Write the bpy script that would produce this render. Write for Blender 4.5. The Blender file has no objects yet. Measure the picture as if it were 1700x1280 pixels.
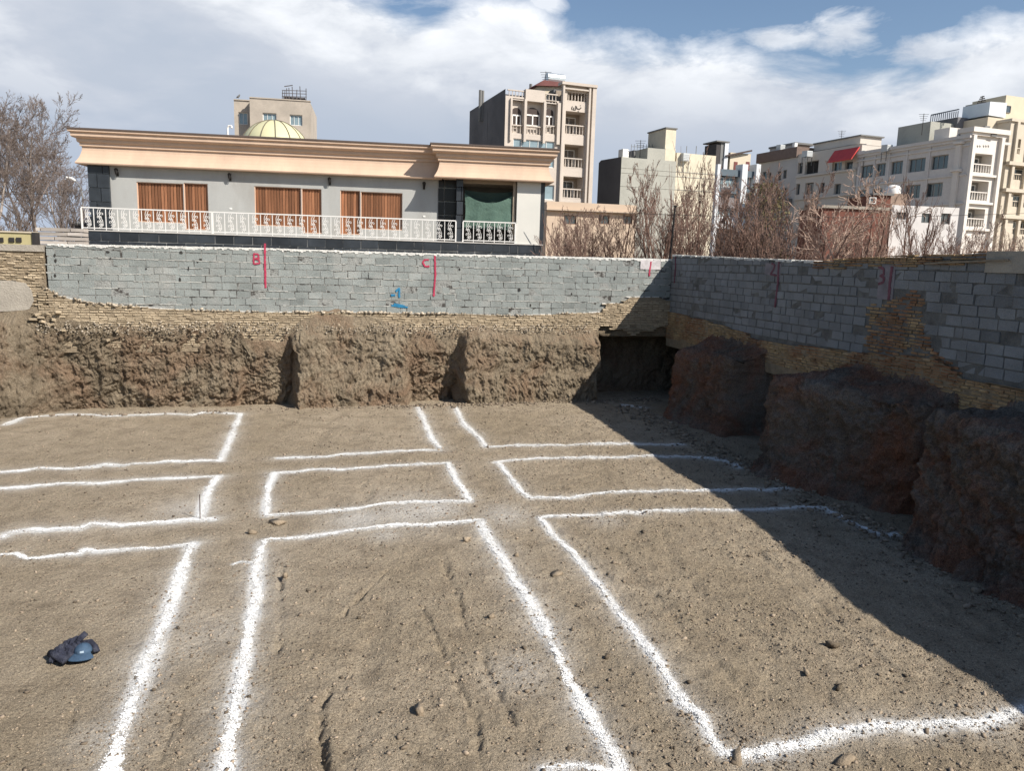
import bpy, math, random
import numpy as np
R = math.radians
sc = bpy.context.scene
col = sc.collection

# ------------------------------------------------------------------ camera
F = 1280.0; PITCH = R(9.2); ROLL = R(1.7); H = 4.35
fwd = np.array([0, math.cos(PITCH), -math.sin(PITCH)])
rt0 = np.array([1.0, 0, 0]); up0 = np.cross(rt0, fwd)
rt = math.cos(ROLL)*rt0 + math.sin(ROLL)*up0
up = -math.sin(ROLL)*rt0 + math.cos(ROLL)*up0
C = np.array([0, 0, H])
cd = bpy.data.cameras.new('camera'); cam = bpy.data.objects.new('camera', cd); col.objects.link(cam)
cd.sensor_fit = 'HORIZONTAL'; cd.sensor_width = 36; cd.lens = 36*F/1700.0
cd.clip_start = 0.05; cd.clip_end = 6000
from mathutils import Matrix, Vector
M = Matrix(((rt[0], up[0], -fwd[0], 0), (rt[1], up[1], -fwd[1], 0), (rt[2], up[2], -fwd[2], H), (0, 0, 0, 1)))
cam.matrix_world = M
sc.camera = cam

# ------------------------------------------------------------------ light
SUN_AZ = 123.3; SUN_EL = 40.6
sl = bpy.data.lights.new('sun', 'SUN'); sl.energy = 5.0; sl.angle = R(0.5); sl.color = (1.0, 0.93, 0.84)
so = bpy.data.objects.new('sun', sl); col.objects.link(so)
sd = Vector((math.sin(R(SUN_AZ))*math.cos(R(SUN_EL)), math.cos(R(SUN_AZ))*math.cos(R(SUN_EL)), math.sin(R(SUN_EL))))
so.rotation_euler = sd.to_track_quat('Z', 'Y').to_euler(); so.location = (30, -20, 40)

sc.view_settings.view_transform = 'Standard'; sc.view_settings.look = 'None'
sc.view_settings.gamma = 1; sc.view_settings.exposure = 0.5

def px_dir(px, py):
    d = fwd*F + rt*(px-850) - up*(py-640)
    return d/np.linalg.norm(d)
def azel(px, py):
    d = px_dir(px, py); return math.atan2(d[0], d[1]), math.asin(d[2])

class NT:
    def __init__(s, tree): s.t = tree; s.n = tree.nodes; s.l = tree.links
    def add(s, typ, **k):
        n = s.n.new(typ)
        for a, b in k.items(): setattr(n, a, b)
        return n
    def put(s, sock, v):
        if v is None: return
        if isinstance(v, bpy.types.NodeSocket): s.l.new(v, sock)
        else: sock.default_value = v
    def math(s, op, a, b=None, c=None, clamp=False):
        n = s.add('ShaderNodeMath', operation=op); n.use_clamp = clamp
        s.put(n.inputs[0], a); s.put(n.inputs[1], b); s.put(n.inputs[2], c); return n.outputs[0]
    def noise(s, vec, scale, detail=4, rough=.55, dist=0, lac=2.0):
        n = s.add('ShaderNodeTexNoise'); s.put(n.inputs['Vector'], vec); n.inputs['Scale'].default_value = scale
        n.inputs['Detail'].default_value = detail; n.inputs['Roughness'].default_value = rough
        n.inputs['Distortion'].default_value = dist; return n.outputs['Fac']
    def ramp(s, fac, pts, interp='LINEAR'):
        n = s.add('ShaderNodeValToRGB'); s.put(n.inputs[0], fac); cr = n.color_ramp; cr.interpolation = interp
        while len(cr.elements) < len(pts): cr.elements.new(0.5)
        for e, (p, c) in zip(cr.elements, pts):
            e.position = p; e.color = c if len(c) == 4 else (*c, 1)
        return n.outputs[0]
    def mixc(s, fac, a, b, typ='MIX'):
        n = s.add('ShaderNodeMix', data_type='RGBA', blend_type=typ)
        s.put(n.inputs[0], fac); s.put(n.inputs[6], a if isinstance(a, bpy.types.NodeSocket) else (*a[:3], 1))
        s.put(n.inputs[7], b if isinstance(b, bpy.types.NodeSocket) else (*b[:3], 1)); return n.outputs[2]
    def maprange(s, v, a, b, c=0., d=1.):
        n = s.add('ShaderNodeMapRange'); s.put(n.inputs[0], v)
        for i, x in enumerate((a, b, c, d)): s.put(n.inputs[i+1], x)
        return n.outputs[0]

def build_world():
    w = bpy.data.worlds.new('World'); sc.world = w; w.use_nodes = True
    t = NT(w.node_tree); t.n.clear()
    sky = t.add('ShaderNodeTexSky', sky_type='NISHITA'); sky.sun_disc = False
    sky.sun_elevation = R(SUN_EL); sky.sun_rotation = R(SUN_AZ); sky.air_density = 1.0; sky.dust_density = .6; sky.ozone_density = 1.6
    tc = t.add('ShaderNodeTexCoord'); sep = t.add('ShaderNodeSeparateXYZ'); t.l.new(tc.outputs['Generated'], sep.inputs[0])
    x, y, z = sep.outputs
    az = t.math('ARCTAN2', x, y); el = t.math('ARCSINE', z)
    cmb = t.add('ShaderNodeCombineXYZ'); t.put(cmb.inputs[0], az); t.put(cmb.inputs[1], t.math('MULTIPLY', el, 2.3)); v = cmb.outputs[0]
    # lower edge of the blue gap as elevation over azimuth
    A0, A1 = -1.0, 1.0
    pts = [(-1.0, .50), (azel(0, 0)[0], .42), (azel(330, 0)[0], .385), azel(520, -70), azel(620, -8), azel(700, 22), azel(790, -12), azel(880, 2), azel(945, 48), azel(1040, 72), azel(1140, 82), azel(1260, 82), azel(1370, 100),
           azel(1480, 118), azel(1545, 110), azel(1610, 62), azel(1700, 36), (.8, .40), (1.0, .36)]
    fc = t.add('ShaderNodeFloatCurve'); t.put(fc.inputs['Value'], t.maprange(az, A0, A1))
    cv = fc.mapping.curves[0]
    P = [((a-A0)/(A1-A0), min(1, e/.7)) for a, e in pts]
    while len(cv.points) < len(P): cv.points.new(.5, .5)
    for q, (a, b) in zip(cv.points, P): q.location = (a, b); q.handle_type = 'AUTO'
    fc.mapping.update()
    edge = t.math('MULTIPLY', fc.outputs[0], .7)
    n1 = t.noise(v, 7.0, 9, .6, .25); n2 = t.noise(v, 2.6, 5, .5, .2); n3 = t.noise(v, 16.0, 8, .62, .4)
    below = t.math('SUBTRACT', edge, el)                                    # > 0 inside the bank of cloud
    q = t.math('ADD', below, t.math('MULTIPLY', t.math('SUBTRACT', n1, .5), .115))
    bank = t.maprange(q, -.014, .022)
    # small loose clouds in the blue
    def puff(px, py, ra, re):
        a, e = azel(px, py)
        da = t.math('DIVIDE', t.math('SUBTRACT', az, a), ra); de = t.math('DIVIDE', t.math('SUBTRACT', el, e), re)
        r = t.math('SQRT', t.math('ADD', t.math('MULTIPLY', da, da), t.math('MULTIPLY', de, de)))
        r = t.math('ADD', r, t.math('MULTIPLY', t.math('SUBTRACT', n3, .5), 2.6))
        return t.maprange(r, 1.15, .35, 0., .8)
    m = bank
    for a in ((1402, 52, .045, .022), (1310, 62, .06, .012), (905, 6, .03, .012), (1560, 78, .05, .02)):
        m = t.math('MAXIMUM', m, puff(*a))
    front = t.math('MULTIPLY', t.maprange(t.math('ABSOLUTE', az), 1.05, .7), 1.0)
    m = t.math('MULTIPLY', t.math('MULTIPLY', m, front), t.maprange(el, .50, .36))
    # brightness of the cloud: bright rims, dull grey bellies
    rim = t.maprange(q, .15, .0)
    wisp = t.maprange(n1, .42, .68); soft = t.maprange(n2, .36, .62)
    hi = t.maprange(el, .14, .33)
    left = t.maprange(az, -.15, -.55, 0., 1.)
    top = t.math('MULTIPLY', hi, t.math('ADD', t.math('ADD', t.math('MULTIPLY', soft, .6), t.math('MULTIPLY', wisp, .5)), t.math('MULTIPLY', left, .35)))
    br = t.math('ADD', t.math('MULTIPLY', t.math('MULTIPLY', rim, t.maprange(n1, .3, .6, .35, 1.)), .75), top, clamp=True)
    n4 = t.noise(v, 4.2, 7, .55, .3); blot = t.math('MULTIPLY', t.maprange(n4, .50, .66), t.maprange(el, .05, .14))
    br = t.math('ADD', br, t.math('MULTIPLY', blot, .34), clamp=True)
    cc = t.ramp(br, [(0, (.345, .395, .475)), (.35, (.43, .465, .53)), (.7, (.60, .625, .665)), (1, (.71, .73, .765))])
    lowc = t.maprange(el, .17, .02)
    cc = t.mixc(t.math('MULTIPLY', lowc, .55), cc, (.375, .43, .53))
    b1 = t.add('ShaderNodeBackground'); t.l.new(sky.outputs[0], b1.inputs[0]); b1.inputs[1].default_value = 0.085
    b2 = t.add('ShaderNodeBackground'); t.l.new(cc, b2.inputs[0]); b2.inputs[1].default_value = 1.0
    mx = t.add('ShaderNodeMixShader'); t.l.new(m, mx.inputs[0]); t.l.new(b1.outputs[0], mx.inputs[1]); t.l.new(b2.outputs[0], mx.inputs[2])
    out = t.add('ShaderNodeOutputWorld'); t.l.new(mx.outputs[0], out.inputs[0])
build_world()

# ------------------------------------------------------------------ helpers
def ray(px, py): return fwd*F + rt*(px-850) - up*(py-640)
def floor_at(px, py, z=0.0):
    d = ray(px, py); return (C + d*(z-H)/d[2])
def at(px, py, Y):
    d = ray(px, py); return C + d*Y/d[1]

def h2(ix, iy, seed):
    n = (ix.astype(np.int64)*374761393 + iy.astype(np.int64)*668265263 + seed*1274126177) & 0x7fffffff
    n = ((n ^ (n >> 13))*1274126177) & 0x7fffffff
    n = n ^ (n >> 16)
    return (n & 0xffff)/65535.0
def vn(x, y, seed=0):
    x = np.asarray(x, float); y = np.asarray(y, float)
    ix = np.floor(x); iy = np.floor(y); fx = x-ix; fy = y-iy
    fx = fx*fx*(3-2*fx); fy = fy*fy*(3-2*fy)
    a = h2(ix, iy, seed); b = h2(ix+1, iy, seed); c = h2(ix, iy+1, seed); d = h2(ix+1, iy+1, seed)
    return (a*(1-fx)+b*fx)*(1-fy) + (c*(1-fx)+d*fx)*fy
def fbm(x, y, seed=0, o=4):
    s = 0; a = .5; t = 0
    for i in range(o):
        s = s + a*vn(x*2**i+i*17.3, y*2**i+i*9.1, seed+i); t += a; a *= .5
    return s/t - .5

def fast_mesh(name, V, Fc, attrs=None, smooth=False):
    V = np.asarray(V, np.float32); me = bpy.data.meshes.new(name)
    Fc = np.asarray(Fc, np.int32); n, k = Fc.shape
    me.vertices.add(len(V)); me.vertices.foreach_set('co', V.ravel())
    me.loops.add(n*k); me.loops.foreach_set('vertex_index', Fc.ravel())
    me.polygons.add(n); me.polygons.foreach_set('loop_start', np.arange(0, n*k, k, dtype=np.int32))
    me.polygons.foreach_set('loop_total', np.full(n, k, np.int32))
    if smooth: me.polygons.foreach_set('use_smooth', np.ones(n, bool))
    me.update(calc_edges=True)
    for a, v in (attrs or {}).items():
        at_ = me.attributes.new(a, 'FLOAT', 'POINT'); at_.data.foreach_set('value', np.asarray(v, np.float32))
    return me

class Frame:
    """vertical plane: s along it, z up, d out of it towards the camera"""
    def __init__(s, o, az=None, e=None):
        s.o = np.array(o[:2], float)
        s.e = np.array(e, float) if e is not None else np.array([math.sin(R(az)), math.cos(R(az))])
        s.e = s.e/np.linalg.norm(s.e)
        n = np.array([s.e[1], -s.e[0]])
        if n @ (-s.o) < 0: n = -n
        s.n = n
    def P(s, a, z, d=0.0):
        q = s.o + s.e*a + s.n*d; return (q[0], q[1], z)
    def sz(s, px, py, d=0.0):
        r = ray(px, py); t = ((s.o + s.n*d) @ s.n)/(r[:2] @ s.n); p = C + r*t
        return float((p[:2]-s.o) @ s.e), float(p[2])
    def S(s, px, py=430, d=0.0): return s.sz(px, py, d)[0]
    def Z(s, px, py, d=0.0): return s.sz(px, py, d)[1]

class MB:
    def __init__(s): s.v = []; s.f = []; s.t = []
    def poly(s, pts, tint=1.0):
        k = len(s.v); s.v += [tuple(p) for p in pts]; s.t += [tint]*len(pts); s.f.append(tuple(range(k, k+len(pts))))
    def hexa(s, p, tint=1.0):
        k = len(s.v); s.v += [tuple(q) for q in p]; s.t += [tint]*8
        for q in ((0, 1, 2, 3), (7, 6, 5, 4), (0, 4, 5, 1), (1, 5, 6, 2), (2, 6, 7, 3), (3, 7, 4, 0)): s.f.append(tuple(k+i for i in q))
    def box(s, fr, a0, a1, z0, z1, d0, d1, tint=1.0, taper=0.0):
        """taper shrinks the front face (d1): a bevelled block"""
        P = fr.P; t = taper
        s.hexa([P(a0+t, z0+t, d1), P(a1-t, z0+t, d1), P(a1-t, z1-t, d1), P(a0+t, z1-t, d1), P(a0, z0, d0), P(a1, z0, d0), P(a1, z1, d0), P(a0, z1, d0)], tint)
    def abox(s, x0, x1, y0, y1, z0, z1, tint=1.0):
        s.hexa([(x0, y0, z0), (x1, y0, z0), (x1, y0, z1), (x0, y0, z1), (x0, y1, z0), (x1, y1, z0), (x1, y1, z1), (x0, y1, z1)], tint)
    def tube(s, pts, r, n=6, tint=1.0, cap=True):
        pts = [Vector(p) for p in pts]; k = len(s.v); m = len(pts)
        rr = r if hasattr(r, '__len__') else [r]*m
        u = None
        for i, p in enumerate(pts):
            d = (pts[min(i+1, m-1)]-pts[max(i-1, 0)]).normalized()
            if u is None: u = d.orthogonal().normalized()
            else: u = (u - d*u.dot(d)).normalized()
            w = d.cross(u)
            for j in range(n):
                a = 2*math.pi*j/n; s.v.append(tuple(p + (u*math.cos(a)+w*math.sin(a))*rr[i])); s.t.append(tint)
        for i in range(m-1):
            for j in range(n):
                a = k+i*n+j; b = k+i*n+(j+1) % n; s.f.append((a, b, b+n, a+n))
        if cap:
            s.f.append(tuple(k+j for j in range(n))[::-1]); s.f.append(tuple(k+(m-1)*n+j for j in range(n)))
    def build(s, name, mt, parent=None, smooth=False):
        off = Vector((0, 0, 0)) if parent is None else ORG[parent.name]
        me = bpy.data.meshes.new(name); me.from_pydata([(x-off.x, y-off.y, z-off.z) for x, y, z in s.v], [], s.f)
        a = me.attributes.new('tint', 'FLOAT', 'POINT'); a.data.foreach_set('value', np.array(s.t, np.float32))
        if smooth: me.polygons.foreach_set('use_smooth', [True]*len(me.polygons))
        me.update(); return link(name, me, mt, parent)

ORG = {}
def link(name, me, mt, parent=None):
    o = bpy.data.objects.new(name, me); col.objects.link(o)
    if mt is not None: me.materials.append(mt)
    ORG[o.name] = Vector((0, 0, 0)) if parent is None else ORG[parent.name]
    if parent is not None: o.parent = parent
    return o
def thing(name, label, cat, loc=(0, 0, 0), group=None):
    o = bpy.data.objects.new(name, None); col.objects.link(o); o.location = loc; ORG[o.name] = Vector(loc); o.empty_display_size = .2
    return tag(o, label, cat, group)
def tag(o, label, cat, group=None):
    o['label'] = label; o['category'] = cat
    if group: o['group'] = group
    return o
def struct(o, kind='structure', label=None):
    o['kind'] = kind
    if label: o['label'] = label
    return o

# ------------------------------------------------------------------ materials
def mat(name, c, rough=.9, var=.12, scale=2.0, bump=0.0, bscale=30.0, tint=False, spec=.3, c2=None, c2scale=.6, c2lo=.45, c2hi=.65, metal=0.0, fine=0.0, finescale=60, stretch=None):
    m = bpy.data.materials.new(name); m.use_nodes = True; t = NT(m.node_tree); t.n.clear()
    out = t.add('ShaderNodeOutputMaterial'); b = t.add('ShaderNodeBsdfPrincipled'); t.l.new(b.outputs[0], out.inputs[0])
    tc = t.add('ShaderNodeTexCoord'); v = tc.outputs['Object']
    if stretch:
        mp = t.add('ShaderNodeMapping'); t.l.new(v, mp.inputs[0]); mp.inputs['Scale'].default_value = stretch; v = mp.outputs[0]
    n = t.noise(v, scale, 6, .6)
    lo = tuple(max(0, x*(1-var)) for x in c); hi = tuple(min(1, x*(1+var)) for x in c)
    cc = t.ramp(n, [(.3, lo), (.7, hi)])
    if c2 is not None:
        cc = t.mixc(t.maprange(t.noise(v, c2scale, 5, .62), c2lo, c2hi), cc, c2)
    if fine:
        cc = t.mixc(1.0, cc, t.ramp(t.noise(v, finescale, 3, .7), [(.3, (1-fine,)*3), (.7, (1+fine,)*3)]), 'MULTIPLY')
    if tint:
        a = t.add('ShaderNodeAttribute', attribute_name='tint'); cc = t.mixc(1.0, cc, a.outputs['Fac'], 'MULTIPLY')
    t.l.new(cc, b.inputs['Base Color']); b.inputs['Roughness'].default_value = rough; b.inputs['Metallic'].default_value = metal
    b.inputs['Specular IOR Level'].default_value = spec
    if bump:
        bp = t.add('ShaderNodeBump'); bp.inputs['Strength'].default_value = min(1, bump*2); bp.inputs['Distance'].default_value = bump*.05
        t.l.new(t.noise(v, bscale, 8, .65), bp.inputs['Height']); t.l.new(bp.outputs[0], b.inputs['Normal'])
    m['nt'] = 1
    return m

def soil_mat(name, base, dark, light, red=None, chalk=False, bmp=.09, redlo=.47):
    m = bpy.data.materials.new(name); m.use_nodes = True; t = NT(m.node_tree); t.n.clear()
    out = t.add('ShaderNodeOutputMaterial'); b = t.add('ShaderNodeBsdfPrincipled'); t.l.new(b.outputs[0], out.inputs[0])
    v = t.add('ShaderNodeTexCoord').outputs['Object']
    big = t.noise(v, .28, 5, .6, .4); mid = t.noise(v, 2.2, 6, .65, .3); fine = t.noise(v, 38, 5, .72); grit = t.noise(v, 120, 3, .7)
    cc = t.mixc(t.maprange(big, .35, .65), base, light)
    cc = t.mixc(t.maprange(mid, .46, .72, 0, .7), cc, dark)
    if red: cc = t.mixc(t.maprange(t.noise(v, .55, 6, .65, .8), redlo, redlo+.17, 0, .85), cc, red)
    cc = t.mixc(1.0, cc, t.ramp(fine, [(.25, (.42,)*3), (.5, (1.0,)*3), (.75, (1.5,)*3)]), 'MULTIPLY')
    cc = t.mixc(1.0, cc, t.ramp(grit, [(.3, (.38,)*3), (.5, (1.04,)*3), (.7, (1.65,)*3)]), 'MULTIPLY')
    # scattered little stones
    vo = t.add('ShaderNodeTexVoronoi'); vo.inputs['Scale'].default_value = 26; t.l.new(v, vo.inputs['Vector'])
    st = t.maprange(vo.outputs['Distance'], .30, .18)
    sel = t.maprange(vo.outputs['Color'], .80, .84)
    stn = t.math('MULTIPLY', st, sel)
    cc = t.mixc(t.math('MULTIPLY', stn, .7), cc, (.36, .32, .27))
    if chalk:
        a = t.add('ShaderNodeAttribute', attribute_name='dust')
        k = t.math('MULTIPLY', a.outputs['Fac'], t.maprange(t.noise(v, 26, 7, .8), .22, .58), clamp=True)
        cc = t.mixc(k, cc, (.78, .78, .76))
    t.l.new(cc, b.inputs['Base Color']); b.inputs['Roughness'].default_value = .97; b.inputs['Specular IOR Level'].default_value = .12
    h = t.math('ADD', t.math('MULTIPLY', t.noise(v, 9, 6, .68), 1.0), t.math('MULTIPLY', fine, .42))
    h = t.math('ADD', h, t.math('MULTIPLY', grit, .16)); h = t.math('ADD', h, t.math('MULTIPLY', stn, .14))
    bp = t.add('ShaderNodeBump'); bp.inputs['Strength'].default_value = .9; bp.inputs['Distance'].default_value = bmp
    t.l.new(h, bp.inputs['Height']); t.l.new(bp.outputs[0], b.inputs['Normal'])
    return m

m_floor = soil_mat('pit_soil', (.276, .226, .158), (.174, .139, .098), (.355, .297, .22), chalk=True)
m_bank = soil_mat('bank_soil', (.205, .165, .115), (.095, .072, .05), (.28, .23, .165), red=(.22, .15, .10), bmp=.12)
m_bankr = soil_mat('bank_soil_reddish', (.20, .15, .115), (.105, .08, .062), (.25, .215, .18), red=(.29, .13, .075), bmp=.14, redlo=.43)
m_dirt = soil_mat('outer_dirt', (.25, .2, .15), (.17, .13, .1), (.3, .25, .19))
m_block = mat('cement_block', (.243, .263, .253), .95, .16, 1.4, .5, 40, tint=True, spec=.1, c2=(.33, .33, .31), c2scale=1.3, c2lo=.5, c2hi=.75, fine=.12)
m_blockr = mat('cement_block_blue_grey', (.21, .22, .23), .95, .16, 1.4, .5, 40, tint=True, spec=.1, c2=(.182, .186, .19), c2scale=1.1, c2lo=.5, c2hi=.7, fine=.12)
m_mortar = mat('mortar', (.27, .275, .26), .95, .25, 5, .8, 25, spec=.1, c2=(.07, .065, .06), c2scale=4, c2lo=.52, c2hi=.6)
m_whitecap = mat('white_mortar_cap', (.66, .65, .61), .95, .15, 6, .8, 30, spec=.1)
m_brick = mat('yellow_brick', (.41, .335, .235), .95, .2, 3, .6, 35, tint=True, spec=.1, c2=(.36, .29, .20), c2scale=1.2, fine=.15)
m_brickr = mat('stained_yellow_brick', (.38, .275, .155), .95, .25, 2.2, .6, 35, tint=True, spec=.1, c2=(.24, .13, .075), c2scale=.9, c2lo=.42, c2hi=.6, fine=.15)
m_bmortar = mat('brick_mortar', (.25, .20, .14), .95, .25, 6, .8, 25, spec=.1)
m_plaster = mat('old_plaster', (.33, .30, .255), .95, .15, 1.6, .5, 20, spec=.1, fine=.1)
m_chalk = mat('chalk_powder', (.83, .83, .81), 1.0, .07, 12, 0, spec=.05, tint=True)
m_stone = mat('stone', (.31, .25, .18), .95, .2, 8, .6, 25, tint=True, spec=.15, fine=.15)
m_gravel = mat('gravel', (.235, .19, .142), .97, .25, 3, 0, tint=True, spec=.1)
m_paint = {'red': mat('red_spray_paint', (.36, .035, .075), .7, .2, 8), 'blue': mat('blue_spray_paint', (.02, .17, .32), .7, .2, 8), 'mauve': mat('faded_red_spray_paint', (.15, .06, .08), .8, .25, 8), 'wash': mat('pink_wash', (.20, .185, .20), .9, .25, 3, .4, 30)}

# ------------------------------------------------------------------ the pit: plan
K = np.array([5.15, 25.75])
FB = Frame(K, e=(-.9524, -.3048)); FR = Frame(K, e=(.2334, -.9724))
FB.n = np.array([.3048, -.9524]); FR.n = np.array([-.9724, -.2334])
GZ = 2.75                                   # level of the ground outside the pit

CH = []   # chalk polylines traced on the floor: (points, half width, dust)
def dist_poly(x, y, pts):
    """distance of points to a polyline (vectorised)"""
    best = np.full(np.shape(x), 1e9)
    for (x0, y0), (x1, y1) in zip(pts[:-1], pts[1:]):
        dx, dy = x1-x0, y1-y0; L = dx*dx+dy*dy+1e-12
        t = np.clip(((x-x0)*dx+(y-y0)*dy)/L, 0, 1)
        best = np.minimum(best, np.hypot(x-x0-t*dx, y-y0-t*dy))
    return best
fp = lambda L: [tuple(floor_at(a, b)[:2]) for a, b in L]
RUTS = [(fp([(700, 1010), (742, 1100), (790, 1190), (800, 1290)]), .035, .03), (fp([(560, 1290), (640, 1230), (690, 1250)]), .03, .025), (fp([(250, 1130), (300, 1180), (260, 1260)]), .03, .02), (fp([(1240, 900), (1420, 1060), (1560, 1180)]), .05, .02), (fp([(955, 900), (1010, 960), (1040, 1010)]), .03, .02), (fp([(468, 945), (463, 1000), (466, 1040), (458, 1090)]), .028, .05), (fp([(640, 950), (580, 1010), (530, 1060), (512, 1095)]), .03, .04),
        (fp([(728, 915), (745, 960), (765, 1020), (800, 1090), (830, 1155), (850, 1200)]), .05, .045), (fp([(545, 1150), (527, 1180), (530, 1220), (540, 1290)]), .05, .08),
        (fp([(120, 1180), (108, 1215)]), .04, .03), (fp([(1010, 905), (1100, 1010), (1230, 1150)]), .10, .025), (fp([(1050, 880), (1180, 1000), (1380, 1170)]), .12, .025),
        (fp([(560, 690), (520, 740)]), .2, .03), (fp([(600, 790), (610, 830)]), .12, .03), (fp([(640, 1000), (600, 1120), (590, 1240)]), .14, .03)]
def hfloor(x, y, fine=True):
    h = .06*fbm(x*.3, y*.3, 3, 3) + .03*fbm(x*1.3, y*1.3, 7, 3)
    rough = np.clip(.55 + .09*(x+4), .35, 1.25)
    h = h + .05*rough*fbm(x*5.2, y*5.2, 11, 3) + .034*rough*np.maximum(fbm(x*14, y*14, 13, 3), -.05)
    # faint parallel rake marks of the digger bucket
    h = h + .007*np.sin((x*.93-y*.36)*7.5 + 3*fbm(x*.5, y*.5, 20, 2))*np.clip(fbm(x*.35, y*.35, 5, 2)*4+.6, 0, 1)
    for pts, w, dp in RUTS:
        d = dist_poly(x, y, pts) + .09*fbm(x*7, y*7, 41, 3)
        br = np.clip(fbm(x*2.6, y*2.6, 43, 3)*5+1.0, 0, 1)
        d = np.abs(d + .05*fbm(x*17, y*17, 47, 2))
        h = h - 1.15*br*dp*np.exp(-(d/w)**2) + br*dp*.25*np.exp(-((d-w*2.1)/w)**2)
    return h

L1 = [(11,704),(39,693.5),(120,688),(198,691),(275,687.5),(318,689),(339,685),(399,687.5)]
LINES = [
 # name label, [(pixel polyline, half width)...]
 ('white chalk outline of the back left bay, just under the lit soil bank', [(L1,.075),([(399,687),(383,727),(367,763)],.065),([(367,764.5),(332,764),(304,766),(282,765),(261,768),(219,770),(205,773),(176,771),(152,775),(113,780),(71,778),(53,780),(28,783.5),(0,784),(-70,789)],.075)]),
 ('white chalk outline with the upright steel rod at its near corner', [([(-70,814),(0,811),(42,809),(99,804),(169,803),(219,797),(289,794),(363,790.5)],.075),([(363,790.5),(348,812),(338,838),(332,858)],.075),([(351,863),(318,863),(275,867.5),(212,872),(155,870),(131,879),(71,882),(56,879),(21,883),(0,891),(-60,896)],.08)]),
 ('white chalk corner running down past the dark cap and jacket', [([(-60,925),(0,920.5),(28,917),(39,925),(56,926),(106,920.5),(131,919),(141,911),(159,915),(212,911),(265,909),(321,903.5)],.05),([(319,905),(304,942),(289,985),(278,1020),(270,1043),(258,1075),(247,1094),(230,1135),(214,1176),(193,1230),(177,1275),(168,1310)],.085)]),
 ('thin white chalk corner running to the soil bank between the two notches', [([(460,760),(540,758.6),(565,754.5),(614,753),(705,748),(729,748)],.06),([(694,676),(705,702),(717,728.5),(729,745)],.065)]),
 ('closed white chalk rectangle in the middle of the pit floor', [([(456,785),(495,784),(519,779),(565,780),(622,776),(655,774),(705,771),(744,768.5)],.055),([(744,768.5),(758,798.5),(781,831.5)],.06),([(781,832.7),(688,832.7),(631,837),(598,844),(523.5,851),(441,856)],.055),([(441,856),(443,817),(456,785)],.065)]),
 ('largest white chalk outline, open towards the viewer, around the tyre ruts', [([(436,900),(441,898),(515,890),(598,879),(631,875.5),(668,871),(717,870.6),(797,864)],.07),([(436,900.6),(426,950),(424,995),(414,1045),(405.6,1094),(395,1143.5),(389,1185),(379,1234),(375,1275),(371,1310)],.08),([(797,866),(806,884),(830.6,925),(863.5,979),(896.5,1028),(921,1078),(942,1119),(970.6,1168),(995,1209),(1024,1263),(1038,1300)],.078),([(900,1276),(962,1269),(983,1275),(1032,1278)],.05)]),
 ('thin white chalk corner from the right hand notch into the shadow', [([(756,676),(770.6,706),(795,726.5),(805.6,741)],.065),([(806,742),(845,740),(886,739),(935,739),(976,737),(1034,735.5),(1135,738)],.055)]),
 ('white chalk outline of the right bay, half of it in the wall shadow', [([(822,767.6),(857,762.7),(915,760.6),(968,759.4),(1018,759),(1075,757),(1150,758),(1200,762),(1222,770),(1226,776)],.055),([(828,768),(847,792),(865,817),(880,827)],.06),([(880,826),(948,826),(985,821),(1042,818),(1100,817),(1180,815),(1260,814),(1310,811)],.055)]),
 ('white chalk corner whose far end bends down into the dark corner', [([(894,859),(956,857),(1009,855),(1038,851),(1059,853),(1096,849),(1200,848),(1280,846),(1340,842),(1370,845),(1400,862),(1440,880),(1460,890),(1485,888)],.055),([(896,859),(915,885),(950,917),(979,954),(1003.5,987),(1032,1024),(1057,1053),(1086,1090),(1106.5,1123),(1135,1168),(1164,1193),(1176.5,1222),(1203,1255)],.062)]),
 ('short white chalk line crossing out of the sun at the bottom right', [([(1206,1252),(1241,1255),(1278,1249),(1325,1239),(1362.5,1230),(1400,1219),(1466,1208),(1512.5,1210),(1559,1205),(1631,1202),(1662.5,1189),(1700,1177),(1780,1160)],.075)]),
 ('faint short white chalk scratch deep in the shaded corner', [([(1035,673),(1052,676),(1070,678)],.06)]),
 ('short thin white chalk tick beside the left edge of the largest outline', [([(387,938),(400,934),(420,936)],.022)]),
]
DUST = [(600, 862, .55, .55), (680, 850, .8, .5), (720, 845, .5, .6), (1000, 862, .35, .3), (840, 855, .5, .4), (390, 1045, .5, .25), (320, 1060, .6, .22), (310, 845, .5, .35), (180, 1215, .3, .35), (870, 1110, .4, .3), (640, 888, .3, .4)]

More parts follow.
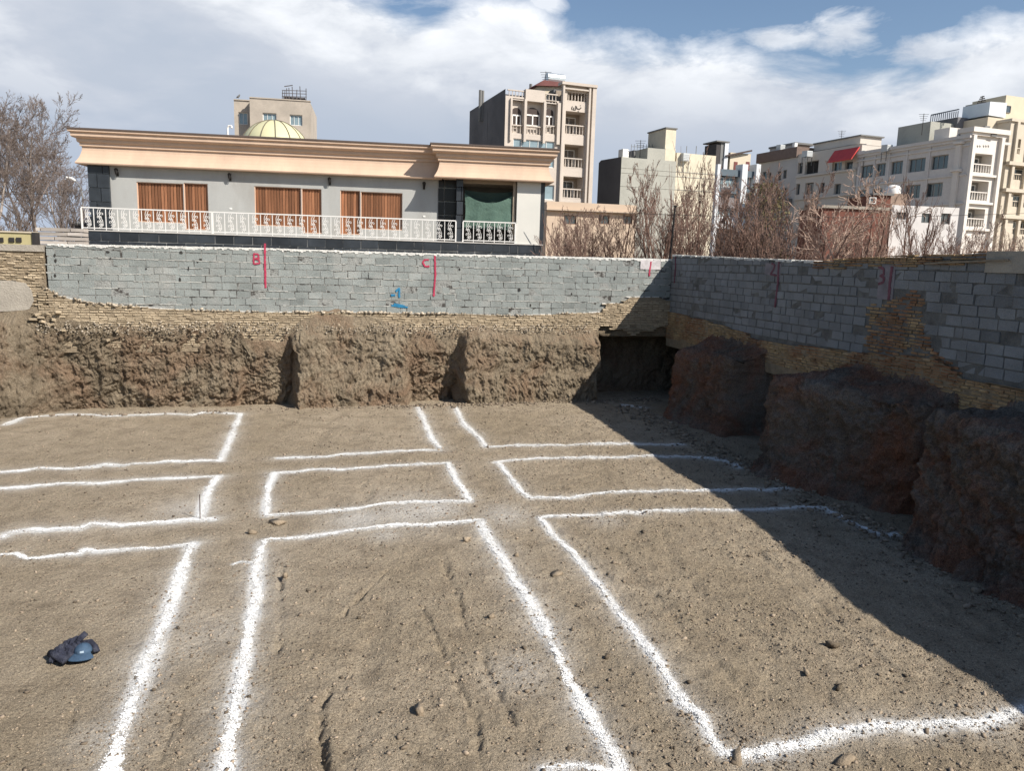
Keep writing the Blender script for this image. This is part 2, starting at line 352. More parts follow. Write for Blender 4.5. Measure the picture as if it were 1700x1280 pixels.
def make_floor():
    NX, NY = 1150, 640
    ys = np.exp(np.linspace(math.log(1.2), math.log(28.5), NY)); ys = np.concatenate([np.linspace(-4, 1.15, 18), ys]); NY = len(ys)
    u = np.linspace(-1, 1, NX); g = .55*u+.45*u**3
    Y, G = np.meshgrid(ys, g, indexing='ij'); X = G*(.55*np.maximum(Y, 0)+12.5)
    Z = hfloor(X, Y)
    dust = np.zeros_like(X)
    for lab, segs in LINES:
        for pts, w in segs:
            p = fp(pts); d = dist_poly(X, Y, p); dust = np.maximum(dust, np.clip(.8+1.6*fbm(X*1.7, Y*1.7, 90, 3), .1, 1.2)*(.95*np.exp(-(d/(w*1.35))**4)+.30*np.exp(-(d/(w*2.4))**2)+.16*np.exp(-(d/(w*5))**2)))
    for px, py, r, k in DUST:
        q = floor_at(px, py); d = np.hypot((X-q[0]), (Y-q[1])*.8); dust = np.maximum(dust, k*np.exp(-(d/r)**2))
    V = np.stack([X, Y, Z], -1).reshape(-1, 3)
    i = np.arange(NX*NY).reshape(NY, NX)
    Fc = np.stack([i[:-1, :-1], i[:-1, 1:], i[1:, 1:], i[1:, :-1]], -1).reshape(-1, 4)
    me = fast_mesh('pit_floor', V, Fc, {'dust': dust.ravel()}, smooth=True)
    o = link('pit_floor', me, m_floor); struct(o)
make_floor()

def chalk_mesh(segs, seed):
    rng = np.random.RandomState(seed); VV = []; T = []; nf = 0
    for pts, w in segs:
        w = w*.8
        p = np.array(fp(pts)); seg = np.diff(p, axis=0); L = np.hypot(seg[:, 0], seg[:, 1]); cum = np.concatenate([[0], np.cumsum(L)])
        ym = p[:, 1].mean(); c = .009 if ym < 9 else (.013 if ym < 14 else .020); L_ = cum[-1]
        ss = np.arange(0, cum[-1], c); tt = np.arange(-w*2.6, w*2.6, c)
        S, Tt = np.meshgrid(ss, tt, indexing='ij')
        cx = np.interp(ss, cum, p[:, 0]); cy = np.interp(ss, cum, p[:, 1])
        dx = np.gradient(cx); dy = np.gradient(cy); dl = np.hypot(dx, dy)+1e-9; nx, ny = -dy/dl, dx/dl
        # smooth wobble of the poured line
        wob = .5*w*2*fbm(ss*1.6, ss*0+seed, 60, 3) + w*.6*fbm(ss*6, ss*0+seed, 61, 2)
        X = cx[:, None] + nx[:, None]*(Tt+wob[:, None]); Y = cy[:, None] + ny[:, None]*(Tt+wob[:, None])
        wl = w*(1+.9*fbm(ss*2.3, ss*0, seed+5, 3))[:, None]
        lvl = 1.0 - (np.abs(Tt)/wl)**1.6*.9 + 1.3*fbm(X*13, Y*13, 70, 3) + .9*(rng.rand(*X.shape)-.5) + .9*fbm(ss*1.9, ss*0+seed*3.1, 75, 3)[:, None]
        keep = (lvl > .52)
        xs = X[keep] + (rng.rand(keep.sum())-.5)*c*.5; ys = Y[keep] + (rng.rand(keep.sum())-.5)*c*.5
        n = len(xs); 
        if n == 0: continue
        hsz = c*(.50+.25*rng.rand(n))*np.clip(.6+lvl[keep]*.6, .5, 1)
        a = rng.rand(n)*1.57
        z = np.maximum(hfloor(xs, ys), np.maximum(hfloor(xs+.02, ys), hfloor(xs, ys+.03))) + .004 + .005*np.clip(lvl[keep]-.3, 0, 1)
        ca, sa = np.cos(a)*hsz, np.sin(a)*hsz
        q = []
        for k, (i, j) in enumerate(((-1, -1), (1, -1), (1, 1), (-1, 1))):
            q.append(np.stack([xs+ca*i-sa*j, ys+sa*i+ca*j, z+.002*(rng.rand(n)-.5)*4], -1))
        VV.append(np.stack(q, 1).reshape(-1, 3)); T.append(np.repeat(.84+.22*rng.rand(n), 4)); nf += n
        # loose grains thrown to both sides
        m = int(L_*(900 if ym < 9 else (520 if ym < 14 else 260))); u = rng.rand(m)*L_; off = rng.normal(0, 1, m)*w*(.85+.9*np.clip(fbm(u*.8, u*0+seed, 31, 2)*3, 0, 1.4)); cl = np.clip(vn(u*1.5, u*0+seed, 7)*1.6, .15, 1); kp = rng.rand(m) < cl
        u, off = u[kp], off[kp]; m = len(u); gx = np.interp(u, ss, cx)+np.interp(u, ss, nx)*off; gy = np.interp(u, ss, cy)+np.interp(u, ss, ny)*off
        hz = (.0022 if ym < 9 else (.0036 if ym < 14 else .006))*(.5+1.1*rng.rand(m)); gz = hfloor(gx, gy)+.004+hz; a = rng.rand(m)*1.57; ca, sa = np.cos(a)*hz, np.sin(a)*hz
        VV.append(np.stack([np.stack([gx+ca*i-sa*j, gy+sa*i+ca*j, gz], -1) for i, j in ((-1, -1), (1, -1), (1, 1), (-1, 1))], 1).reshape(-1, 3)); T.append(np.repeat(.75+.25*rng.rand(m), 4)); nf += m
    V = np.concatenate(VV); me = fast_mesh('chalk_line', V, np.arange(nf*4).reshape(-1, 4), {'tint': np.concatenate(T)})
    return me
for i, (lab, segs) in enumerate(LINES):
    o = link('chalk_line', chalk_mesh(segs, 100+i), m_chalk); tag(o, lab, 'chalk line', 'white chalk lines poured on the pit floor')

# ------------------------------------------------------------------ soil banks
def ip(x, tab):
    xs = [a for a, _ in tab]; return np.interp(x, xs, [b for _, b in tab])
def bank(name, fr, s, ctrl, sub, mt, seed, amp, groove, flip=False, lump=1.0, warp=.30):
    """ctrl: list of (d(s), z(s)); sub: pieces per segment"""
    D = []; Zz = []
    for k in range(len(ctrl)-1):
        t = np.linspace(0, 1, sub[k], endpoint=(k == len(ctrl)-2))[:, None]
        D.append(ctrl[k][0][None]*(1-t)+ctrl[k+1][0][None]*t); Zz.append(ctrl[k][1][None]*(1-t)+ctrl[k+1][1][None]*t)
    D = np.concatenate(D); Z = np.concatenate(Zz); S = np.repeat(s[None], len(D), 0)
    gz = np.gradient(Z, axis=0); gd = np.gradient(D, axis=0); l = np.hypot(gz, gd)+1e-6; nd, nz = gz/l, -gd/l
    a = S; b = Z+D*.8
    rdg = lambda x, y, sd, o: 1-2*np.abs(fbm(x, y, sd, o))*2
    dis = amp*(.9*lump*fbm(a*1.3, b*1.5, seed, 4) + .50*(.4+.6*lump)*(rdg(a*2.4+b*1.5, b*1.9, seed+9, 4)-.6) + .6*fbm(a*9, b*6, seed+21, 4) + .55*fbm(a*24, b*15, seed+31, 3) + .22*(h2(np.round(a*45), np.round(b*45), seed)-.5))
    dis = dis - amp*.7*np.clip(fbm(a*3.2+b*1.5, b*2.0, seed+71, 4)*3.2-.35, 0, 1)
    dis = dis + groove*(fbm(a*5.5+b*.5, b*.5, seed+40, 3)) * np.clip(np.abs(nd), 0, 1)
    wt = np.ones(len(D)); wt[-sub[-1]:] = 0; k_ = sub[-2]; wt[-sub[-1]-k_:-sub[-1]] = np.linspace(1, .25, k_); dis = dis*wt[:, None]
    D2 = D+nd*dis; Z2 = Z+nz*dis*.8; S2 = S + amp*.5*fbm(a*5, b*6, seed+55, 3) + warp*fbm(b*2.3+7, a*.35, seed+56, 3)
    X = fr.o[0]+fr.e[0]*S2+fr.n[0]*D2; Y = fr.o[1]+fr.e[1]*S2+fr.n[1]*D2
    V = np.stack([X, Y, Z2], -1).reshape(-1, 3); ny, nx = D.shape; i = np.arange(nx*ny).reshape(ny, nx)
    Fc = np.stack([i[:-1, :-1], i[:-1, 1:], i[1:, 1:], i[1:, :-1]], -1).reshape(-1, 4)
    if flip: Fc = Fc[:, ::-1]
    o = link(name, fast_mesh(name, V, Fc, smooth=False), mt); return struct(o)

def back_bank():
    s = np.arange(-2.2, 23.0, .022)
    sp = lambda px: FB.S(px, 620, .35)
    def T(tab): return ip(s, sorted((sp(p), v) for p, v in tab))
    zz = lambda p, y: FB.Z(p, y, .4)
    zw = lambda p, y: FB.Z(p, y, .05)
    fd = T([(-900,.9),(-60,.7),(15,.55),(50,.30),(120,.13),(390,.2),(402,.14),(483,.13),(492,.56),(560,.34),(672,.34),(688,.14),(760,.13),(771,.60),(860,.55),(950,.68),(985,.75),(1000,-1.1),(1200,-1.1)])
    zt = .10*fbm(s*3.1, s*0, 77, 3) + .35*fbm(s*2.2, s*0, 79, 3)*(s < 2.6) + T([(a, zz(a, b)) for a, b in [(-300,548),(0,540),(30,530),(60,552),(120,566),(395,562),(410,592),(478,596),(490,556),(560,556),(672,562),(690,590),(762,586),(776,552),(880,566),(985,566),(1002,566),(1190,570)]])
    zb = T([(a, zw(a, b)) for a, b in [(-300,528),(0,528),(50,518),(90,534),(180,545),(300,542),(395,546),(405,572),(470,572),(500,535),(560,526),(620,530),(672,545),(690,556),(760,552),(780,545),(850,552),(985,550),(1004,560),(1190,560)]]) + .30*fbm(s*1.3, s*0, 91, 4)*(s > 2.8)
    o = np.ones_like(s)
    wob = .09*fbm(s*1.7, s*0, 5, 3)
    rc = np.clip((.30-fd)/.2, 0, 1)*(fd > -.3)
    ctrl = [(fd+.16-.62*rc, -.25*o), (fd+.07-.56*rc, .03*o), (fd+.06+wob-.46*rc, .3*o), (fd+.0+wob-.16*rc, zt*.62), (fd-.05+wob*.4, zt-.10), (np.where(fd > .25, np.maximum(fd-.12, .10), np.where(fd > -.3, .13, fd-.1)), zt), (np.where(fd < -.3, -.05, .10), np.where(fd < -.3, zb+.02, zb)), (-.12*o, zb+.42)]
    bank('soil_bank', FB, s, ctrl, [8, 10, 26, 26, 8, 16, 4], m_bank, 200, .17, .16)
back_bank()
def right_bank():
    s = np.concatenate([np.arange(-2.2, 18, .022), np.arange(18, 30, .1)])
    o = np.ones_like(s)
    fd = ip(s, [(-.8,-1.1),(2.75,-1.1),(3.0,1.1),(3.5,1.32),(5.0,1.12),(6.05,1.0),(6.25,-1.1),(9.0,-1.1),(9.15,1.8),(9.7,1.95),(10.8,1.5),(11.9,1.0),(12.4,.75),(12.6,-.9),(13.45,-.9),(13.6,1.75),(14.8,1.95),(17,1.75),(30,1.7)])
    zt = ip(s, [(-.8,2.05),(2.8,2.05),(2.95,1.3),(3.3,1.85),(5.5,1.95),(6.05,1.95),(6.3,2.12),(9.05,2.12),(9.2,2.0),(9.9,2.1),(11,2.05),(12.2,1.95),(12.9,2.0),(13.7,2.15),(14.4,2.2),(16,2.0),(30,1.9)])
    zt = zt + .14*fbm(s*1.4, s*0, 78, 4)*(s > 2.9)
    zb = ip(s, [(-.8,2.12),(2.8,2.12),(3.3,2.25),(5.2,2.3),(6.05,2.18),(6.35,2.12),(9.1,2.12),(9.6,2.32),(11.5,2.25),(12.5,2.1),(14,2.2),(17,2.3),(30,2.35)])
    cave = fd < -.2
    wob = .10*fbm(s*2.1, s*0, 15, 4)
    ctrl = [(fd+.5, -.25*o), (fd+.26, .03*o), (fd+.08+wob, .3*o), (fd+.02+wob, zt*.6), (fd-.02+wob*.6, zt-.14), (np.where(cave, fd-.05, fd*.93-.03), zt+.03), (np.where(cave, fd*.5, fd*.5), np.where(cave, zb-.03, zt*.4+zb*.6-.03)), (np.where(cave, -.03, .13), zb), (-.12*o, zb+.35)]
    bank('soil_bank', FR, s, ctrl, [8, 12, 26, 28, 8, 14, 14, 14, 4], m_bankr, 400, .27, .09, flip=True, lump=.35, warp=.14)
right_bank()
# near and left banks (behind and beside the viewer) and the ground outside
def near_banks():
    xs = np.arange(-19, 13, .12); o = np.ones_like(xs)
    fr = Frame((0, 0.4), e=(1, 0)); fr.n = np.array([0., 1.])
    bank('soil_bank', fr, xs, [(.7*o, -.3*o), (.35*o, .3*o), (.1*o, 1.6*o), (0*o, GZ-.15+0*o), (-.3*o, GZ+.02+0*o)], [6, 14, 14, 8], m_bank, 600, .15, .1)
    xs = np.arange(-2, 22, .12); o = np.ones_like(xs)
    fr = Frame((-17.2, 0), e=(0, 1)); fr.n = np.array([1., 0.])
    bank('soil_bank', fr, xs, [(.8*o, -.3*o), (.35*o, .3*o), (.1*o, 1.6*o), (0*o, GZ-.15+0*o), (-.3*o, GZ+.02+0*o)], [6, 14, 14, 8], m_bank, 700, .15, .1)
near_banks()
def outer_ground():
    c = [(-17.3, .3), (11.4, .3), (5.3, 25.9), (-17.3, 18.75)]
    far = [(-2500, -2500), (2500, -2500), (2500, 3500), (-2500, 3500)]
    mid = [(-60, -40), (60, -40), (60, 90), (-60, 90)]
    V = [(x, y, GZ) for x, y in c] + [(x, y, GZ) for x, y in mid] + [(x, y, GZ) for x, y in far]
    Fc = []
    for a in (0, 4):
        for k in range(4): Fc.append((a+k, a+4+k, a+4+(k+1) % 4, a+(k+1) % 4))
    o = link('ground', fast_mesh('ground', V, Fc), m_dirt); struct(o)
outer_ground()

# ------------------------------------------------------------------ masonry
def masonry(fr, s0, s1, z0, z1, bw, bh, gap, d, seed, lo=None, hi=None, keep=None, jit=.006, depth=.1, tv=.12, miss=0.0, zrow=0.0):
    """bricks one by one; lo(s)/hi(s) give lower and upper limits of the masonry"""
    rng = random.Random(seed); mb = MB(); r = 0; z = z0
    while z < z1-.01:
        off = (bw/2 if r % 2 else 0) + rng.uniform(-.06, .06)*bw*2
        s = s0 - off; zz = z
        while s < s1:
            L = bw*(rng.choice((.5, .55)) if rng.random() < .06 else rng.uniform(.94, 1.04))
            a, b = max(s, s0), min(s+L, s1); s += L
            if b-a < .04: continue
            m = (a+b)/2; wv = .012*math.sin(m*.6+r)+zrow*m
            za, zb = zz+gap+wv, zz+bh+wv
            h_ = hi(m) if hi else 1e9; l_ = lo(m) if lo else -1e9
            if (za+zb)/2 < l_ : continue
            zb = min(zb, h_)
            if zb-za < bh*.25: continue
            if keep and not keep(m, (za+zb)/2): continue
            if rng.random() < miss: continue
            t = 1+rng.gauss(0, tv*.6); dd = d+rng.uniform(-jit, jit)
            if rng.random() < .03: t *= .8
            if rng.random() < .05: dd -= .012
            j = lambda q: q*rng.uniform(-1, 1)
            P = fr.P; tp = min(.008, bh*.09); a += gap*.5; b -= gap*.5
            q = gap*.35
            mb.hexa([P(a+tp+j(q), za+tp+j(q), dd+j(jit)), P(b-tp+j(q), za+tp+j(q), dd+j(jit)), P(b-tp+j(q), zb-tp+j(q), dd+j(jit)), P(a+tp+j(q), zb-tp+j(q), dd+j(jit)),
                     P(a, za, dd-depth), P(b, za, dd-depth), P(b, zb, dd-depth), P(a, zb, dd-depth)], max(.55, min(1.35, t)))
        z += bh; r += 1
    return mb
def core(fr, tab_top, tab_bot, d0, d1, step=.25):
    """solid prism behind the bricks; tab = [(s, z)]"""
    mb = MB(); s0, s1 = tab_top[0][0], tab_top[-1][0]; n = max(1, int((s1-s0)/step)); P = fr.P
    xs = sorted(set([s0+(s1-s0)*i/n for i in range(n+1)]))
    for a, b in zip(xs[:-1], xs[1:]):
        ta, tb = [float(ip(q, tab_top)) for q in (a, b)]; la, lb = [float(ip(q, tab_bot)) for q in (a, b)]
        mb.poly([P(a, la, d1), P(b, lb, d1), P(b, tb, d1), P(a, ta, d1)]); mb.poly([P(a, ta, d1), P(b, tb, d1), P(b, tb, d0), P(a, ta, d0)]); mb.poly([P(a, la, d0), P(a, ta, d0), P(b, tb, d0), P(b, lb, d0)])
    for q in (s0, s1):
        t, l = float(ip(q, tab_top)), float(ip(q, tab_bot)); mb.poly([P(q, l, d0), P(q, l, d1), P(q, t, d1), P(q, t, d0)])
    return mb
def cap_strip(fr, tab_top, h, d0, d1, seed, step=.06, keep=0.0):
    rng = random.Random(seed); mb = MB(); s0, s1 = tab_top[0][0], tab_top[-1][0]; P = fr.P; s = s0
    pz = None
    while s < s1:
        L = step*rng.uniform(.7, 1.6); b = min(s1, s+L); z = float(ip(s, tab_top)); lo = z - h*rng.uniform(.1, 1.5)
        if rng.random() > keep:
            mb.hexa([P(s, lo, d1+rng.uniform(-.004, .006)), P(b, lo, d1), P(b, z+h*rng.uniform(.35, .8), d1), P(s, z+h*rng.uniform(.35, .8), d1), P(s, lo, d0), P(b, lo, d0), P(b, z+h*.6, d0), P(s, z+h*.6, d0)])
        s = b
    return mb
def stroke(fr, pts, w, d, seed=0, mb=None):
    """brush stroke on a wall: pts = [(px, py)] on the wall plane"""
    rng = random.Random(seed); mb = mb or MB(); q = [np.array(fr.sz(a, b, d)) for a, b in pts]
    out = []
    for a, b in zip(q[:-1], q[1:]):
        L = np.linalg.norm(b-a); n = max(2, int(L/.03))
        for i in range(n): out.append(a+(b-a)*i/n)
    out.append(q[-1]); prev = None
    for i, p in enumerate(out):
        t = out[min(i+1, len(out)-1)]-out[max(i-1, 0)]; t = t/(np.linalg.norm(t)+1e-9); nn = np.array([-t[1], t[0]])
        w1 = w*rng.uniform(.35, .62); w2 = w*rng.uniform(.35, .62); cur = (p+nn*w1, p-nn*w2)
        if prev is not None:
            mb.hexa([fr.P(*prev[0], d+.003), fr.P(*prev[1], d+.003), fr.P(*cur[1], d+.003), fr.P(*cur[0], d+.003), fr.P(*prev[0], d-.02), fr.P(*prev[1], d-.02), fr.P(*cur[1], d-.02), fr.P(*cur[0], d-.02)])
        prev = cur
    return mb

def tabs(fr, L, d=0.0): return sorted((fr.sz(a, b, d)) for a, b in L)
# back wall
def back_wall():
    top = tabs(FB, [(78, 406), (430, 413), (720, 422), (1098, 431)]); top = [(-.05, top[0][1])] + [t for t in top if t[0] > 0]
    sL = FB.S(78, 450)
    lo = tabs(FB, [(80, 478), (99, 490), (155, 503), (300, 513), (440, 517), (600, 518), (750, 520), (860, 523), (998, 517), (1003, 503), (1034, 502), (1038, 492), (1098, 492)])
    lof = lambda s: float(ip(s, lo)); hif = lambda s: float(ip(s, top))
    t = thing('block_wall', 'sunlit grey cement block wall with red B and C marks, along the back of the pit', 'wall', (*FB.P(sL/2, 2.0)[:2], 2.1))
    masonry(FB, 0.0, sL, 2.30, 4.7, .40, .2, .009, .0, 11, lof, hif, tv=.075, miss=.004).build('blocks', m_block, t)
    core(FB, top, [(top[0][0], 2.40), (2.7, 2.40), (2.75, 2.0), (top[-1][0], 2.0)], -.2, -.008).build('mortar', m_mortar, t)
    cap_strip(FB, top, .045, -.2, .012, 5).build('cap', m_whitecap, t)
    mb = cap_strip(FB, [(a, b-.02) for a, b in lo], .03, -.02, .03, 9, .09, .35); mb.build('mortar_ledge', m_whitecap, t)
    rg = random.Random(91); mb = MB()     # squeezed pale mortar along some joints, and slumped lumps
    for r in range(1, 11):
        z = 2.30+.2*r; x = .1
        while x < sL:
            L = rg.uniform(.15, 1.3); pk = .62 if r in (4, 7, 9) else .2
            if rg.random() < pk and lof(x)+.05 < z < hif(x)-.03:
                y = x
                while y < min(x+L, sL): w = rg.uniform(.04, .1); mb.box(FB, y, y+w, z+.012*math.sin((y+w/2)*.6+r)-rg.uniform(.0, .014), z+.012*math.sin((y+w/2)*.6+r)+rg.uniform(.006, .016), -.02, rg.uniform(.008, .018)); y += w
            x += L
    mb.build('squeezed_mortar', mat('pale_squeezed_mortar', (.42, .42, .39), .95, .15, 5), t)
    mb = MB()
    for _ in range(16):
        x, z = rg.uniform(.3, sL), 0; z = rg.uniform(lof(x)+.1, hif(x)-.1); a, b = rg.uniform(.02, .06), rg.uniform(.02, .09); pts = [(x+a*math.cos(k*.9)*rg.uniform(.5, 1), z+b*math.sin(k*.9)*rg.uniform(.5, 1)) for k in range(7)]; mb.poly([FB.P(u, v, .013) for u, v in pts])
    mb.build('chipped_hole_shade', mat('hole_shade_paint', (.035, .033, .03), .95), t)  # flat dark patches paint the shade inside chipped holes
    # footing of yellow bricks, a little proud of the blocks
    ztop = lambda s: lof(s)-.01
    masonry(FB, -.2, sL+.25, 1.72, 3.2, .215, .062, .012, .07, 12, None, ztop, lambda s, z: s > 2.7 or z > 2.17+.11*math.sin(s*3.1+1)+.07*math.sin(s*8.3), tv=.16, miss=.02, jit=.012).build('brick_footing', m_brick, t)
    core(FB, [(-.3, 2.9)] + [(a, b-.03) for a, b in lo if a > 0], [(-.3, 2.36), (2.7, 2.36), (2.75, 1.6), (lo[-1][0], 1.6)], -.3, .055).build('footing_core', m_bmortar, t)
    for cl, st, w, seed in (('red', [[(421.5, 421), (421, 438)], [(421, 421), (429, 422), (430, 428), (422, 429.5), (430, 431), (431, 437), (421, 438)]], .045, 1), ('red', [[(440, 404), (440, 440), (441, 478)]], .055, 2),
                            ('red', [[(712, 431), (705, 431), (702, 436), (706, 442), (713, 442)]], .05, 3), ('red', [[(722, 424), (723, 455), (720, 492)]], .055, 4),
                            ('blue', [[(657, 484), (663, 478), (663, 494)], [(649, 490), (656, 490)]], .055, 5), ('blue', [[(650, 507), (663, 509), (677, 510)], [(654, 504.5), (672, 508)]], .05, 6),
                            ('red', [[(1081, 434), (1079, 446), (1078, 458)]], .06, 7)):
        mb = MB()
        for q in st: stroke(FB, q, w, .017, seed, mb)
        o = mb.build('painted_mark', m_paint[cl], t); o['label'] = {1: 'red painted letter B', 2: 'red vertical stripe beside the B', 3: 'red painted letter C', 4: 'red vertical stripe beside the C', 5: 'blue painted digit 1 with a dash', 6: 'blue underline stroke', 7: 'red stripe near the corner'}[seed]
    mb = MB(); mb.box(FB, .42, 1.15, hif(.8)-.32, hif(.8)-.02, -.02, .016); mb.build('whitewash_patch', mat('whitewash', (.5, .47, .47), .9, .2, 6, .4), t)
back_wall()
# older brick pillar at the left end
def old_wall():
    sL = FB.S(76, 450); s1 = FB.S(-420, 450); t = thing('old_brick_wall', 'old yellow brick wall end with grey plaster patch at far left', 'wall', FB.P(sL+1, 2.0))
    zt = FB.Z(40, 417)
    masonry(FB, sL+.01, s1, 1.95, zt, .21, .068, .016, .03, 21, tv=.2, miss=.03, jit=.018).build('bricks', m_brick, t)
    core(FB, [(sL+.01, zt), (s1, zt)], [(sL+.01, 1.7), (s1, 1.7)], -.3, .012).build('brick_core', m_bmortar, t)
    mb = MB(); mb.box(FB, sL-.0, s1, zt+.004, FB.Z(40, 406), -.32, .06); mb.build('top_slab', m_plaster, t)
    mb = MB(); pts = [FB.sz(a, b, .06) for a, b in [(-300, 462), (-40, 464), (20, 466), (42, 470), (52, 482), (56, 500), (48, 514), (10, 517), (-40, 516), (-300, 518)]]
    mb.poly([FB.P(a, b, .062) for a, b in pts]); 
    for (a, b), (c, d) in zip(pts, pts[1:]+pts[:1]): mb.poly([FB.P(a, b, .062), FB.P(c, d, .062), FB.P(c, d, 0), FB.P(a, b, 0)])
    mb.build('plaster_patch', m_plaster, t)
old_wall()
# right wall
def inside(p, poly):
    x, y = p; c = False
    for (x0, y0), (x1, y1) in zip(poly, poly[1:]+poly[:1]):
        if (y0 > y) != (y1 > y) and x < (x1-x0)*(y-y0)/(y1-y0)+x0: c = not c
    return c
def right_wall():
    top = tabs(FR, [(1106, 423), (1230, 429), (1352, 434), (1400, 431), (1520, 425), (1640, 419), (1700, 417)]); top = [(.0, top[0][1])] + top + [(16.5, top[-1][1]+.15), (18.5, 5.2), (20.2, 5.45), (22.5, 5.3), (30, 5.3)]  # out of view the top is raised to push the floor shadow outwards
    lo = tabs(FR, [(1104, 514), (1170, 530), (1245, 553), (1250, 562), (1330, 572), (1400, 580), (1440, 585), (1560, 592), (1600, 626), (1700, 645)]); lo = [(0, lo[0][1])] + lo + [(30, lo[-1][1]-.1)]
    patch = [FR.sz(a, b) for a, b in [(1438, 592), (1437, 540), (1442, 505), (1478, 500), (1500, 484), (1533, 481), (1531, 545), (1548, 575), (1566, 596), (1590, 606), (1600, 640), (1438, 640)]]
    lof = lambda s: float(ip(s, lo)); hif = lambda s: float(ip(s, top))
    s1 = 29.0; t = thing('block_wall', 'shaded blue grey block wall with a yellow brick patch, on the right side', 'wall', (*FR.P(9, 2.0)[:2], 2.1))
    pc = lambda s, z: not inside((s, z), patch)
    masonry(FR, 0, s1, 2.2, 5.4, .40, .2, .010, .0, 31, lof, lambda s: hif(s)-.0, pc, tv=.1, jit=.009).build('blocks', m_blockr, t)
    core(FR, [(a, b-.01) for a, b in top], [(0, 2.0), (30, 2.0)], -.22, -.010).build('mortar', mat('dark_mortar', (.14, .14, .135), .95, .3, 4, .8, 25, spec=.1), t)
    sc_ = FR.S(1352, 434)
    cap_strip(FR, [q for q in top if q[0] <= sc_+.1], .035, -.22, .012, 6, .09, .03).build('cap', m_whitecap, t)
    top2 = [q for q in top if q[0] >= sc_-.1]; s3 = FR.S(1640, 419)
    masonry(FR, sc_, s3, float(ip(sc_, top2))-.16, 5.6, .2, .055, .012, .03, 33, None, lambda s: hif(s)+.03, lambda s, z: z > hif(s)-.19, tv=.2, miss=.06, jit=.012).build('brick_coping', m_brickr, t)
    mb = MB(); mb.box(FR, s3, s1, hif(s3)-.35, hif(s3)+.03, -.25, .035, taper=.01); mb.build('grey_pillar', m_plaster, t)
    masonry(FR, FR.S(1430, 550), FR.S(1620, 600), 2.3, 4.9, .2, .066, .014, .004, 34, None, None, lambda s, z: inside((s, z), patch), tv=.22, miss=.08, jit=.014, depth=.06).build('brick_patch', m_brickr, t)
    masonry(FR, -.05, s1, 1.95, 3.2, .21, .062, .012, .06, 32, None, lambda s: min(lof(s), 2.95)-.01, tv=.2, miss=.03, jit=.014).build('brick_footing', m_brickr, t)
    core(FR, [(a, b-.04) for a, b in lo], [(0, 1.7), (30, 1.7)], -.3, .045).build('footing_core', m_bmortar, t)
    for poly_, w, cl, seed, lab in (([[(1121, 426), (1121, 445), (1119, 470)]], .05, 'mauve', 11, 'faded red stripe next to the corner'), ([[(1293, 434), (1291, 470), (1286, 510)]], .07, 'mauve', 12, 'dark red stripe beside the 2'),
                              ([[(1281, 437), (1286, 440), (1284, 447), (1279, 455), (1289, 457)]], .05, 'mauve', 13, 'dark red painted digit 2'), ([[(1481, 442), (1477, 470), (1475, 498)]], .07, 'mauve', 14, 'dark red stripe beside the 3'),
                              ([[(1458, 443), (1467, 446), (1467, 455), (1461, 458), (1468, 461), (1466, 469), (1458, 471)]], .05, 'mauve', 15, 'dark red painted digit 3')):
        mb = MB()
        for q in poly_: stroke(FR, q, w, .018, seed, mb)
        o = mb.build('painted_mark', m_paint[cl], t); o['label'] = lab
    mb = MB()
    for a, b, c, d in ((1456, 440, 1488, 496), (1270, 437, 1298, 456)):
        s0, z0 = FR.sz(a, d); q1, z1 = FR.sz(c, b); mb.box(FR, s0, q1, z0, z1, -.01, .0105)
    mb.build('pink_paint_wash', m_paint['wash'], t)
    st = thing('wooden_batten', 'long thin wooden batten lying along the top of the shaded block wall', 'batten', FR.P(FR.S(1560, 430), 4.6))
    mb = MB(); a = FR.sz(1535, 437.5, .1); b = FR.sz(1674, 431, .1); q = MB()
    mb.tube([FR.P(a[0], a[1], .09), FR.P(b[0], b[1], .09)], .022, 4); mb.build('batten', mat('old_wood', (.23, .19, .14), .9, .25, 8, .4), st)
right_wall()

# ------------------------------------------------------------------ stones and rubble
ICO = None
def rock_shape(seed, flat=.6, sub=1):
    import bmesh
    rng = random.Random(seed); bm = bmesh.new(); bmesh.ops.create_icosphere(bm, subdivisions=sub, radius=1)
    ax, ay = rng.uniform(.7, 1.0), rng.uniform(.5, .8)
    for v in bm.verts:
        k = 1+rng.uniform(-.42, .28); v.co = Vector((v.co.x*ax*k, v.co.y*ay*k, v.co.z*flat*k))
    V = np.array([v.co[:] for v in bm.verts]); Fc = np.array([[v.index for v in f.verts] for f in bm.faces]); bm.free(); return V, Fc
def chunk_shape(seed, flat=.55):
    rng = random.Random(seed); ax = rng.uniform(.55, .85); V = np.array([(x*rng.uniform(.35, 1), y*ax*rng.uniform(.35, 1), z*flat*rng.uniform(.35, 1)) for x in (-1, 1) for y in (-1, 1) for z in (-1, 1)])
    Q = [(0, 1, 3, 2), (4, 6, 7, 5), (0, 4, 5, 1), (2, 3, 7, 6), (0, 2, 6, 4), (1, 5, 7, 3)]; return V, np.array([t for a, b, c, d in Q for t in ((a, b, c), (a, c, d))])
ROCKS = [chunk_shape(i, random.Random(i).uniform(.35, .8)) for i in range(14)]
